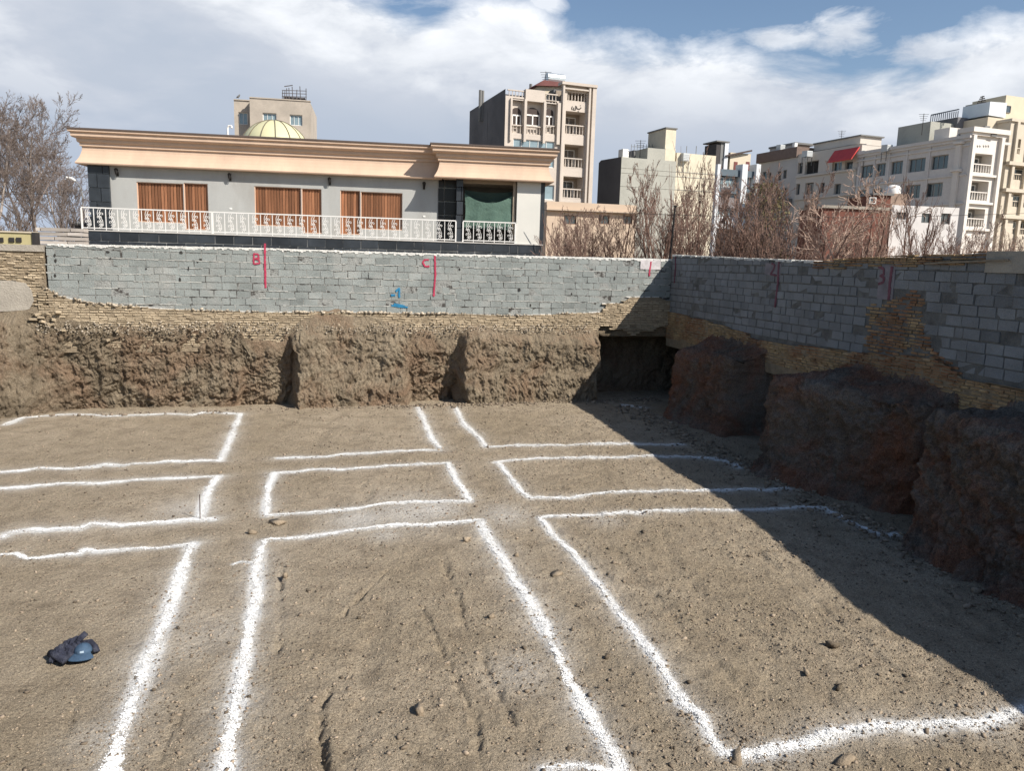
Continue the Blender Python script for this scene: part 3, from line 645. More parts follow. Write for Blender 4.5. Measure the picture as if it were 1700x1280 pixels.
def scatter(name, P, size, mt, seed, tv=.25, kind='stuff', label=None, mul=None):
    rng = np.random.RandomState(seed); VV = []; FF = []; T = []; k = 0
    for i, (p, r) in enumerate(zip(P, size)):
        V, Fc = ROCKS[rng.randint(14)]; a = rng.rand()*6.28; ca, sa = math.cos(a), math.sin(a); tl = rng.uniform(-.4, .4)
        W = V*r; W = np.stack([W[:, 0]*ca-W[:, 1]*sa, W[:, 0]*sa+W[:, 1]*ca, W[:, 2]+W[:, 0]*tl], -1)+p
        VV.append(W); FF.append(Fc+k); k += len(V); T.append(np.full(len(V), 1+rng.uniform(-tv, tv)))
    o = link(name, fast_mesh(name, np.concatenate(VV), np.concatenate(FF), {'tint': np.concatenate(T)}), mt)
    if kind: struct(o, kind, label)
    return o
def make_gravel():
    rng = np.random.RandomState(5); n = 85000
    y = np.exp(rng.uniform(math.log(4.6), math.log(24), n)); x = rng.uniform(-1, 1, n)*(y*.70+.6)
    # thinner where the floor is smooth (left)
    k = rng.rand(n) < np.clip(.45+.06*(x+5), .2, 1)*np.clip(.75+2.2*fbm(x*.9, y*.9, 66, 4), .15, 1); x, y = x[k], y[k]
    xr = 5.15+(25.75-y)*.24-1.0; k = x < xr; x, y = x[k], y[k]
    yb = 24.1+.32*x-.4; k = y < yb; x, y = x[k], y[k]
    r = np.exp(rng.normal(math.log(.0062), .42, len(x)))*(1+y*.05); big = rng.rand(len(x)) < .012; r = np.where(big, r*2.4, r); r = np.clip(r, .004, .035)
    z = hfloor(x, y)+r*.22
    scatter('gravel', np.stack([x, y, z], -1), r, m_gravel, 6, .6, 'stuff', 'loose crumbs of soil and gravel on the pit floor')
make_gravel()
def toe_rubble():
    rng = np.random.RandomState(8); P = []; r = []
    for _ in range(1500):   # crumbs at the foot of the banks
        s = rng.uniform(.6, 20); d = .5+abs(rng.normal(0, .28))
        if s > 9.6 and rng.rand() < .85: continue
        q = FB.P(s, 0, d); P.append((q[0], q[1], float(hfloor(q[0], q[1]))+.02)); r.append(np.exp(rng.normal(math.log(.03), .5)))
    for _ in range(1200):
        s = rng.uniform(2, 19); d = 1.7+abs(rng.normal(0, .5)); q = FR.P(s, 0, d); P.append((q[0], q[1], float(hfloor(q[0], q[1]))+.02)); r.append(np.exp(rng.normal(math.log(.03), .5)))
    scatter('soil_clods', np.array(P), np.clip(r, .008, .1), m_gravel, 9, .3, 'stuff', 'clods of soil fallen at the foot of the banks')
    P = []; r = []
    lo = tabs(FB, [(80, 478), (99, 490), (155, 503), (300, 513), (440, 517), (600, 518), (750, 520), (860, 523), (998, 517), (1003, 503), (1034, 502), (1038, 492), (1098, 492)])
    for _ in range(420):
        s = rng.uniform(.2, 18.3); z = float(ip(s, lo)); k = np.clip(fbm(s*1.1, 0, 88, 2)*4+.55, .1, 1.2)
        q = FB.P(s, z+rng.uniform(-.02, .02), rng.uniform(.03, .10)); P.append(q); r.append(rng.uniform(.015, .06)*k)
    for _ in range(1500):   # crumbs on the bench
        s = rng.uniform(2.9, 18.5); dd = rng.uniform(.08, .30); q = FB.P(s, FB.Z(600, 540)+rng.uniform(-.06, .12)-(dd-.08)*.9, dd); P.append(q); r.append(rng.uniform(.01, .035))
    bp = []
    for a, b in ((75, 520), (88, 530), (96, 519), (68, 527), (60, 522), (104, 548), (193, 549), (176, 565), (84, 538), (70, 534), (55, 530)):
        s, z = FB.sz(a, b, .16); bp.append(FB.P(s, z, .16))
    scatter('rubble', np.array(P), r, mat('pale_rubble', (.42, .36, .28), .95, .2, 6, .4, 25, tint=True), 10, .25, 'stuff', 'broken brick and mortar crumbs on the ledge under the blocks')
    from mathutils import Euler
    for i, p in enumerate(bp):
        rr = random.Random(i+70); R_ = Euler((rr.uniform(-.5, .5), rr.uniform(-.4, .4), rr.uniform(-.8, .8))).to_matrix(); l = rr.uniform(.06, .1); mb = MB()
        mb.hexa([tuple(R_ @ Vector((x*l*rr.uniform(.85, 1), y*.05, z*.03)) + Vector(p)) for x, y, z in ((-1, -1, -1), (1, -1, -1), (1, -1, 1), (-1, -1, 1), (-1, 1, -1), (1, 1, -1), (1, 1, 1), (-1, 1, 1))], rr.uniform(.8, 1.15))
        tag(mb.build('brick', m_brick), 'broken yellow brick tumbled onto the ledge at the left end of the block wall', 'brick', 'broken bricks on the ledge at left')
toe_rubble()

STONES = [(462, 870, .125, .35, 'flat grey stone beside the near left corner of the closed chalk rectangle'), (418, 887, .085, .7, 'rounded tan stone in the gap left of the largest chalk outline'),
 (775, 900, .065, .8, 'pale pebble just inside the far right corner of the largest chalk outline'), (925, 956, .085, .35, 'flat pale stone in the strip right of the largest chalk outline'),
 (815, 1027, .045, .9, 'small upright stone on the curved rut'), (697, 1180, .075, .9, 'upright stone near the bottom between the ruts'), (1380, 1076, .085, .6, 'dark clod alone near the edge of the long shadow'),
 (1392, 1147, .06, .4, 'thin stone slab with a dark gap under it, nearer than the dark clod'), (1405, 1264, .13, .3, 'long tilted stone slab below the bottom right chalk line'), (1222, 1258, .08, .25, 'flat stone where two chalk lines meet at the bottom right'),
 (366, 785, .06, .5, 'small flat stone beside the corner with the steel rod outline'), (473, 962, .05, 1.0, 'small stone standing at the head of the left rut'), (1338, 1124, .05, .8, 'round tan stone left of the thin slab'),
 (857, 925, .04, 1.1, 'small narrow stone right of the widest chalk line'), (596, 1032, .03, .8, 'little dark stone by the diagonal rut'), (728, 748, .05, .5, 'small stone at the end of the thin chalk corner'), (1008, 1091, .05, .6, 'dark angular stone between the two right hand chalk lines'),
 (950, 1047, .04, .6, 'tan pebble in the middle of the right hand strip')]
for i, (px, py, r, fl, lab) in enumerate(STONES):
    V, Fc = chunk_shape(50+i, fl); q = floor_at(px, py); z = float(hfloor(q[0], q[1]))
    V = V*r; V[:, 0] *= 1.45 if 'slab' in lab or 'flat' in lab else 1.0; V[:, 1] *= .7 if 'slab' in lab else 1.0; V[:, 2] += r*fl*.45
    me = fast_mesh('stone', V, Fc, {'tint': np.full(len(V), random.Random(i).uniform(.8, 1.25)*(0.45 if 'dark' in lab else 1))})
    o = link('stone', me, m_stone); o.location = (q[0], q[1], z); o.rotation_euler = (random.Random(i+9).uniform(-.2, .2), random.Random(i+5).uniform(-.2, .2), random.Random(i).uniform(0, 3)); tag(o, lab, 'stone', 'loose stones lying on the pit floor')

def rod():
    q = floor_at(332, 862); mb = MB(); mb.tube([(q[0], q[1], -.1), (q[0]+.01, q[1], .42)], .009, 6)
    o = mb.build('steel_rod', mat('rusty_steel', (.13, .1, .09), .7, .3, 20, metal=.3)); tag(o, 'thin upright steel rod stuck in the ground at a chalk corner', 'rod')
rod()

# cap and jacket
def clothes():
    q = floor_at(122, 1092); bx, by = q[0], q[1]; gz = float(hfloor(bx, by))
    m_j = mat('navy_cloth', (.030, .034, .055), .85, .35, 14, .9, 30, spec=.3, c2=(.07, .075, .10), c2scale=9); m_c = mat('blue_cap_cloth', (.045, .085, .14), .7, .2, 20, .3, 120, spec=.4)
    n, m = 90, 90; us = np.linspace(-1, 1, n); X, Y = np.meshgrid(us, us, indexing='ij')
    r = np.hypot(X, Y); th = np.arctan2(Y, X); rad = .86+.20*np.sin(3*th+.8)*.5+.26*fbm(np.cos(th)*2+5, np.sin(th)*2+5, 3, 3)
    k = np.clip(1-(r/rad)**2, 0, 1); fold = np.abs(np.sin(9*(X*.6+Y*.9)+5*fbm(X*2, Y*2, 8, 3)))
    Z = k**.4*(.075+.11*(fbm(X*2.5+3, Y*2.5, 4, 3)+.35)+.045*fold)+.02*fbm(X*9, Y*9, 5, 2)
    keep = k > 0.002
    t = thing('crumpled_jacket', 'crumpled dark navy jacket lying in a heap on the bare soil', 'jacket', (bx, by, gz))
    V = np.stack([bx-.05+X*.205+Y*.03, by+.02+Y*.19+X*.04, gz-.004+Z*1.05], -1).reshape(-1, 3); i = np.arange(n*m).reshape(n, m)
    Fc = np.stack([i[:-1, :-1], i[1:, :-1], i[1:, 1:], i[:-1, 1:]], -1).reshape(-1, 4); kk = keep.ravel()[Fc].all(1)
    o = link('cloth', fast_mesh('cloth', V-np.array([bx, by, gz]), Fc[kk], smooth=True), m_j, t)
    mb = MB(); rng = random.Random(3)      # sleeves / straps sticking out at the top and right
    for a in (([(-.02, .08, .10), (.02, .13, .16), (.06, .16, .20)], .034), ([(.05, .10, .10), (.12, .12, .11), (.18, .10, .07), (.215, .07, .03)], .042), ([(-.08, .08, .12), (-.04, .15, .14), (-.03, .20, .06)], .035), ([(-.2, -.06, .07), (-.1, -.14, .09), (.02, -.17, .05)], .04)):
        pts = [(bx+x, by+y, gz+z) for x, y, z in a[0]]; mb.tube(pts, [a[1]*rng.uniform(.8, 1.1) for _ in pts], 9)
    mb.build('sleeve', m_j, t, smooth=True)
    c = thing('cap', 'blue peaked cap lying on the crumpled navy jacket', 'cap', (bx+.10, by+.0, gz+.08))
    cx, cy, cz = bx+.10, by+.015, gz+.085
    mb = MB(); nt, np_ = 20, 9
    for j in range(np_+1):
        ph = j/np_*math.pi/2
        for i in range(nt):
            a = 2*math.pi*i/nt; mb.v.append((cx+.088*math.cos(a)*math.cos(ph), cy+.092*math.sin(a)*math.cos(ph), cz+.088*math.sin(ph)-.02)); mb.t.append(1)
    for j in range(np_):
        for i in range(nt): mb.f.append((j*nt+i, j*nt+(i+1) % nt, (j+1)*nt+(i+1) % nt, (j+1)*nt+i))
    mb.build('crown', m_c, c, smooth=True)
    mb = MB(); a0 = R(-75); na, nr = 16, 5     # peak pointing to the viewer and right
    for sgn in (0, 1):
        for j in range(nr+1):
            for i in range(na+1):
                a = a0 + R(-68+136*i/na); t_ = i/na*2-1; ext = .105*j/nr*(1-t_**4*.9); rr = .085+ext
                mb.v.append((cx+rr*math.cos(a), cy+rr*math.sin(a), cz-.012-.02*(j/nr)**1.5-.025*t_*t_*(j/nr)-.005*sgn)); mb.t.append(1)
    N = (nr+1)*(na+1)
    for sgn in (0, 1):
        for j in range(nr):
            for i in range(na):
                a = sgn*N+j*(na+1)+i; mb.f.append((a, a+1, a+na+2, a+na+1))
    mb.build('peak', m_c, c, smooth=True)
    mb = MB(); mb.tube([(cx, cy, cz+.063), (cx, cy, cz+.075)], [.012, .006], 8); mb.build('button', m_c, c)
    mb = MB()   # pale front badge
    for i in range(6):
        a, b = a0-.1+.45*i/6, a0-.1+.45*(i+1)/6
        f = lambda q, z: (cx+.0905*math.cos(q)*math.cos(z), cy+.0945*math.sin(q)*math.cos(z), cz+.091*math.sin(z)-.018)
        mb.poly([f(a, .25), f(b, .25), f(b, .45), f(a, .48)])
    mb.build('badge', mat('pale_badge', (.3, .38, .45), .6), c)
clothes()
# ==== PART2 ==== the house behind the wall
# ------------------------------------------------------------------ facade helpers
def facade(fr, s0, s1, z0, z1, holes, d=0.0, rev=.18, mb=None):
    """front skin with real openings and reveals"""
    mb = mb or MB(); P = fr.P
    xs = sorted(set([s0, s1]+[q for h in holes for q in h[:2]])); zs = sorted(set([z0, z1]+[q for h in holes for q in h[2:4]]))
    for a, b in zip(xs[:-1], xs[1:]):
        for c, e in zip(zs[:-1], zs[1:]):
            m, n = (a+b)/2, (c+e)/2
            if any(h[0] < m < h[1] and h[2] < n < h[3] for h in holes): continue
            mb.poly([P(a, c, d), P(b, c, d), P(b, e, d), P(a, e, d)])
    for a, b, c, e in holes:
        for q in (([a, c], [b, c]), ([b, c], [b, e]), ([b, e], [a, e]), ([a, e], [a, c])):
            (x0, y0), (x1, y1) = q; mb.poly([P(x0, y0, d), P(x1, y1, d), P(x1, y1, d-rev), P(x0, y0, d-rev)])
    return mb
def R4(fr, x0, y0, x1, y1, d=0.0):
    """pixel rectangle (left, top, right, bottom) traced on a plane -> s0, s1, z0, z1"""
    a = fr.sz(x0, (y0+y1)/2, d)[0]; b = fr.sz(x1, (y0+y1)/2, d)[0]; z1 = fr.sz((x0+x1)/2, y0, d)[1]; z0 = fr.sz((x0+x1)/2, y1, d)[1]
    return (min(a, b), max(a, b), min(z0, z1), max(z0, z1))
m_glass = mat('window_glass', (.05, .065, .075), .12, .3, .6, spec=.8)
m_glassb = mat('pale_window_glass', (.20, .27, .30), .15, .3, .5, spec=.8)
m_white = mat('white_frame', (.72, .71, .68), .6, .05, 4)
m_dark = mat('dark_opening', (.03, .028, .027), .9, .3, 2)
def window(parent, fr, r, d, fw=.06, nx=2, ny=1, fm=None, gm=None, name='window', mw=.045, panes=True, off=.12):
    s0, s1, z0, z1 = r; mb = MB(); dd = d-off
    mb.box(fr, s0, s0+fw, z0, z1, dd-.05, dd+.03); mb.box(fr, s1-fw, s1, z0, z1, dd-.05, dd+.03); mb.box(fr, s0+fw, s1-fw, z0, z0+fw, dd-.05, dd+.03); mb.box(fr, s0+fw, s1-fw, z1-fw, z1, dd-.05, dd+.03)
    for i in range(1, nx): x = s0+(s1-s0)*i/nx; mb.box(fr, x-mw/2, x+mw/2, z0+fw, z1-fw, dd-.04, dd+.02)
    for i in range(1, ny): z = z0+(z1-z0)*i/ny; mb.box(fr, s0+fw, s1-fw, z-mw/2, z+mw/2, dd-.04, dd+.015)
    w = mb.build(name, fm or m_white, parent)
    if panes:
        p = MB(); p.box(fr, s0+.01, s1-.01, z0+.01, z1-.01, dd-.06, dd-.03); p.build('pane', gm or m_glass, w)
    return w
def balustrade(mb, fr, s0, s1, z0, z1, d, step=.28, w=.11):
    mb.box(fr, s0, s1, z1-.1, z1, d-.08, d+.08); mb.box(fr, s0, s1, z0, z0+.08, d-.07, d+.07); n = max(2, int((s1-s0)/step))
    for i in range(n):
        c = s0+(s1-s0)*(i+.5)/n; mb.tube([fr.P(c, z0+.05, d), fr.P(c, z0+(z1-z0)*.3, d), fr.P(c, z0+(z1-z0)*.7, d), fr.P(c, z1-.05, d)], [w*.35, w*.55, w*.3, w*.35], 6, cap=False)

# ------------------------------------------------------------------ the house
def house():
    a = at(135, 420, 34.5); b = at(900, 420, 37.3); e = (b-a)[:2]; FH = Frame(a, e=e)
    S, Z = FH.S, FH.Z; W = -.8
    ox, oy, _ = FH.P(11, 0, -4); t = thing('villa', 'single storey grey house with salmon curved cornice, orange blinds and white railing', 'house', (ox, oy, GZ))
    m_grey = mat('grey_render', (.38, .385, .37), .9, .07, 1.2, .15, 60, fine=.05, stretch=(1, 1, .35), c2=(.33, .325, .305), c2scale=.9, c2lo=.5, c2hi=.72); m_tile = mat('black_tile', (.026, .031, .037), .4, .35, 1.5, tint=True, spec=.5)
    m_grout = mat('tile_grout', (.26, .26, .25), .9); m_corn = mat('salmon_render', (.57, .42, .31), .88, .07, 1.5, .15, 40, fine=.06, stretch=(1, 1, .3), c2=(.49, .36, .27), c2scale=1.1, c2lo=.52, c2hi=.75); m_cb = mat('cornice_dark_edge', (.11, .085, .075), .8)
    zd = Z(135, 380.5); sR = S(900, 400); zc = FH.Z(152, 274, W+.2)
    # plinth
    mb = MB(); mb.box(FH, 0, sR, GZ-.2, zd-.05, -9.8, -.03); mb.build('plinth', m_grout, t)
    masonry(FH, 0.0, sR, zd-.05-.42*5, zd-.05, .82, .42, .03, .0, 61, jit=.001, depth=.06, tv=.3).build('plinth_tiles', m_tile, t)
    mb = MB(); mb.box(FH, -.03, sR+.03, zd-.048, zd, -9.6, .03); mb.build('deck_edge', mat('pale_stone', (.52, .50, .47), .7, .1, 3), t)
    # walls
    sp = lambda x: S(x, 330, W); Wd = lambda *q: R4(FH, *q, W)
    holes = [Wd(228, 303, 305, 369), Wd(306, 304, 346, 381), Wd(423, 310, 500, 375), Wd(501, 313, 534, 387), Wd(565, 316, 598, 389), Wd(599, 319, 668, 381)]
    holes = [(h[0], h[1], max(h[2], zd+.02), h[3]) for h in holes]
    sl_, s_step = sp(150), sp(757)
    mb = facade(FH, sl_, s_step, zd, zc+.4, holes, W, .2); mb.build('wall', m_grey, t)
    mb = MB(); mb.box(FH, sl_, sR-.1, zd, zc+.4, -9.5, -2.4); mb.build('inner_wall', mat('dim_inner_render', (.20, .19, .17), .9), t)
    mb = MB(); mb.box(FH, sl_, sl_+.15, zd, zc+.4, -2.4, W-.01); mb.build('side_wall', m_grey, t)
    m_blind = mat('orange_blind', (.36, .165, .085), .8, .22, 2.0, tint=True, stretch=(6, 6, .6)); m_fr = mat('pale_orange_frame', (.62, .40, .28), .6, .05); rng = random.Random(4)
    for i, h in enumerate(holes):
        w = window(t, FH, h, W, fw=.035, nx=1, fm=m_fr, panes=False, off=.06, name='window' if (h[1]-h[0]) > 1.5 else 'glass_door')
        mb = MB(); n = int((h[1]-h[0]-.1)/.13)
        for k in range(n):
            x0 = h[0]+.05+(h[1]-h[0]-.1)*k/n; x1 = h[0]+.05+(h[1]-h[0]-.1)*(k+1)/n; dz = rng.uniform(0, .02)
            P = FH.P; dd = W-.13; mb.hexa([P(x0, h[2]+.05, dd), P(x1-.012, h[2]+.05, dd+.035), P(x1-.012, h[3]-.05-dz, dd+.035), P(x0, h[3]-.05, dd), P(x0, h[2]+.05, dd-.01), P(x1-.012, h[2]+.05, dd+.025), P(x1-.012, h[3]-.05, dd+.025), P(x0, h[3]-.05, dd-.01)], rng.uniform(.55, 1.25))
        mb.build('blind', m_blind, w)
        mb = MB(); mb.box(FH, h[0], h[1], h[2], h[3], W-.22, W-.19); mb.build('backing', m_dark, w)
    masonry(FH, sp(149), sp(185), zd, zc+.35, .62, .62, .012, W+.12, 62, jit=.001, depth=.2, tv=.25).build('tiled_column', m_tile, t)
    masonry(FH, sp(727), sp(758), zd, zc+.35, .6, .62, .012, W+.05, 63, jit=.001, depth=.2, tv=.25).build('tiled_column', mat('black_granite', (.010, .010, .011), .3, .3, 2, tint=True), t)
    # porch front: thin column, opening, white panel, dark corner
    sf = lambda x: S(x, 340, -.06)
    masonry(FH, sf(757), sf(769), zd, zc+.35, .5, .62, .012, -.06, 64, jit=.001, depth=.3, tv=.25).build('tiled_column', m_tile, t)
    mb = MB(); mb.box(FH, sf(858), sf(897), zd, zc+.3, -.45, -.04); o = mb.build('white_panel', mat('off_white_render', (.62, .61, .56), .85, .04, 1), t)
    mb = MB(); mb.box(FH, sf(897), sf(904), zd+.0, zc+.3, -2.3, -.06); mb.build('corner_column', m_tile, t)
    mb = MB(); mb.box(FH, sf(852), sf(856), zd, zc+.25, -.3, -.16); mb.box(FH, sf(766), sR-.3, zc-.1, zc+.3, -2.3, -.35); mb.build('porch_beam', mat('beige_beam', (.36, .30, .23), .9, .1, 3), t)
    # cornice: a profile swept along the eaves with mitred corners, stepping out at the porch
    prof = [(.0, .0), (.30, -.02), (.38, .0), (.40, .05), (.34, .14), (.26, .28), (.20, .44), (.16, .60), (.15, .76), (.22, .78), (.22, .90), (.29, .94), (.31, 1.00), (.31, 1.08), (.44, 1.12), (.48, 1.17), (.48, 1.30), (.56, 1.35), (.56, 1.44)]
    s_in = sp(733); path = [(sp(150)-.02, -9.6), (sp(150)-.02, W), (s_in, W), (s_in, -.02), (sR+.02, -.02), (sR+.02, -9.6)]
    zc0 = FH.Z(152, 272, W+.38)
    def offs(o):
        out = []
        for i, p in enumerate(path):
            def nrm(a, b):
                dx, dy = b[0]-a[0], b[1]-a[1]; L = math.hypot(dx, dy); return (-dy/L, dx/L)
            n0 = nrm(path[i-1], p) if i else nrm(p, path[i+1]); n1 = nrm(p, path[i+1]) if i < len(path)-1 else n0
            if i in (0, len(path)-1): out.append((p[0]+n0[0]*o, p[1]+n0[1]*o)); continue
            m = (n0[0]+n1[0], n0[1]+n1[1]); k = 2*o/(m[0]**2+m[1]**2)*1.0; out.append((p[0]+m[0]*k, p[1]+m[1]*k))
        return out
    tilt = 0.0
    rings = [[FH.P(a, zc0+z, b) for a, b in offs(o)] for o, z in prof]
    mb = MB()
    for r0, r1 in zip(rings[:-1], rings[1:]):
        for i in range(len(path)-1): mb.poly([r0[i], r0[i+1], r1[i+1], r1[i]])
    mb.build('cornice', m_corn, t)
    top = [(.60, 1.445), (.60, 1.50), (.4, 1.53), (-.5, 1.54)]; rings = [[FH.P(a, zc0+z, b) for a, b in offs(o)] for o, z in [(.5, 1.44)]+top]; mb = MB()
    for r0, r1 in zip(rings[:-1], rings[1:]):
        for i in range(len(path)-1): mb.poly([r0[i], r0[i+1], r1[i+1], r1[i]])
    mb.build('roof_edge', m_cb, t)
    mb = MB(); mb.box(FH, sp(150)+.3, sR-.3, zc0+1.3, zc0+1.5, -9.3, -1.2); mb.build('roof', m_cb, t)
    mb = MB(); mb.box(FH, sp(150), sR, zc0+.05, zc0+.1, -3, W+.0); mb.box(FH, s_in+.05, sR-.05, zc0+.02, zc0+.06, -2.2, -.1); mb.build('soffit', m_corn, t)
    # railing: posts, rails, bars and curls
    def scroll(mb, c, z0, z1, d):
        h = z1-z0; r_ = .055; m_ = (z0+z1)/2
        for sgn, zz in ((1, m_+h*.20), (-1, m_-h*.20), (-1, m_+h*.03), (1, m_-h*.35)):
            pts = []
            for k in range(8):
                a = k/7*5.2; q = .075*(1-k/9); pts.append(FH.P(c+sgn*(.045-math.cos(a)*q*.8), zz+math.sin(a)*q*1.1, d))
            mb.tube(pts, .014, 4, cap=False)
        pts = [FH.P(c+.07*math.sin(k/9*math.pi*2.0), z0+.04+(h-.08)*k/9, d) for k in range(10)]; mb.tube(pts, .014, 4, cap=False)
    def rail(x0, x1, posts):
        d = -.03; a, b = S(x0, 365, d), S(x1, 365, d); z0, z1 = zd+.06, zd+.98; mb = MB()
        mb.box(FH, a, b, z1-.05, z1, d-.025, d+.025); mb.box(FH, a, b, z0, z0+.04, d-.02, d+.02); n = round((b-a)/.52)
        for i in range(n+1):
            c = a+(b-a)*i/n; w = .03 if i in posts or i in (0, n) else .014; mb.box(FH, c-w, c+w, zd, z1-.05, d-w, d+w)
            if i < n: scroll(mb, c+(b-a)/n/2-.03, z0, z1, d); scroll(mb, c+(b-a)/n/2+.05, z0+.02, z1-.03, d+.004)
        mb.build('railing', m_white, t)
    rail(136, 352, ()); rail(353, 757, ()); rail(769, 856, ())
    # lanterns
    m_lan = mat('black_iron', (.02, .018, .017), .5)
    for x, y in ((193, 287), (381, 295), (547, 302), (704, 309)):
        s, z = FH.sz(x, y, W+.15); mb = MB(); d = W+.16
        mb.box(FH, s-.05, s+.05, z-.12, z+.06, W, W+.03); mb.tube([FH.P(s, z-.05, W), FH.P(s, z-.14, W+.1), FH.P(s, z-.05, d)], .015, 5)
        mb.tube([FH.P(s, z-.06, d), FH.P(s, z+.0, d), FH.P(s, z+.14, d), FH.P(s, z+.16, d), FH.P(s, z+.22, d)], [.03, .06, .085, .1, .02], 6); mb.build('wall_lantern', m_lan, t)
    for x, y in ((383, 346), (704, 359)):
        s, z = FH.sz(x, y, W); mb = MB(); mb.box(FH, s-.06, s+.06, z-.04, z+.04, W, W+.02, taper=.006); mb.build('wall_socket', m_white, t)
    # skylight dome on the roof
    q = at(456, 230, 40.0); cz = zc0+1.2; r = 1.72; m_dome = mat('cream_fibreglass', (.55, .53, .33), .5, .06, 1, spec=.4); mb = MB(); nt, nj = 40, 10
    for j in range(nj+1):
        ph = j/nj*math.pi/2
        for i in range(nt): a = 2*math.pi*i/nt; mb.v.append((q[0]+r*math.cos(a)*math.cos(ph), q[1]+r*math.sin(a)*math.cos(ph), cz+r*.98*math.sin(ph))); mb.t.append(1)
    for j in range(nj):
        for i in range(nt): mb.f.append((j*nt+i, j*nt+(i+1) % nt, (j+1)*nt+(i+1) % nt, (j+1)*nt+i))
    dm = mb.build('roof_dome', m_dome, t, smooth=True); mb = MB()
    for i in range(14):
        a = 2*math.pi*i/14+.1; mb.tube([(q[0]+(r+.01)*math.cos(a)*math.cos(p), q[1]+(r+.01)*math.sin(a)*math.cos(p), cz+(r*.98+.01)*math.sin(p)) for p in [math.pi/2*k/10 for k in range(11)]], .028, 4, cap=False)
    mb.build('rib', mat('dome_rib', (.16, .14, .10), .7), dm)
    q = at(380, 226, 37); zt = at(380, 213, 37)[2]; mb = MB(); mb.tube([(q[0]-.05, q[1], zc0+1.4), (q[0]-.05, q[1], zt), (q[0]+.0, q[1], zt+.12), (q[0]+.12, q[1], zt+.12), (q[0]+.15, q[1], zt+.02)], .05, 8)
    mb.build('vent_pipe', m_white, t)
    # tarpaulin hanging in the porch
    m_tarp = mat('green_tarpaulin', (.085, .145, .115), .75, .12, 2.5, .5, 9); q = FH.P(sf(812), zd+1, -.25); tt = thing('tarpaulin', 'dark green tarpaulin strung across the porch opening behind the railing', 'tarpaulin', q)
    def sheet(zt_, zb_, x0, x1, d, sag, name, mt):
        n, m = 40, 26; V = []; a, b = sf(x0), sf(x1)
        for j in range(m+1):
            for i in range(n+1):
                u, v = i/n, j/m; z = zt_*(1-v)+zb_*v - sag*(1-(2*u-1)**2)*(1-v); dd = d+.06*math.sin(u*19+v*4)*v*.5+.10*math.sin(math.pi*u)*(1-v)+.04*float(fbm(u*5, v*5, 9, 3))
                s_ = a+(b-a)*u+.12*(1-2*u)*math.sin(math.pi*v)*.6; V.append(np.array(FH.P(s_, z, dd))-np.array(q))
        i = np.arange((n+1)*(m+1)).reshape(m+1, n+1); Fc = np.stack([i[:-1, :-1], i[:-1, 1:], i[1:, 1:], i[1:, :-1]], -1).reshape(-1, 4)
        return link(name, fast_mesh(name, V, Fc, smooth=True), mt, tt)
    sheet(FH.Z(812, 321), FH.Z(812, 380), 771, 853, -.25, .42, 'sheet', m_tarp)
    sheet(FH.Z(812, 315), FH.Z(812, 340), 771, 853, -.42, .1, 'upper_sheet', mat('dark_green_tarpaulin', (.028, .05, .04), .8, .1, 3))
house()

# ------------------------------------------------------------------ distant buildings on the street grid
AZF, AZS = 70.0, -20.0
def corner(px, Y, py=430): return at(px, py, Y)[:2]
def box_part(t, fr, s0, s1, z0, z1, d0, d1, name, mt, taper=0):
    mb = MB(); mb.box(fr, s0, s1, z0, z1, d0, d1, taper=taper); return mb.build(name, mt, t)
m_stonec = mat('cream_travertine', (.50, .445, .39), .8, .07, .5, tint=False, fine=.05, finescale=6); m_cream = mat('cream_render', (.56, .49, .38), .9, .06, .6)
m_conc = mat('grey_concrete', (.18, .18, .175), .95, .12, .5, .3, 3); m_greyb = mat('grey_block_render', (.36, .36, .32), .95, .08, .7, .3, 4, fine=.06, finescale=5)

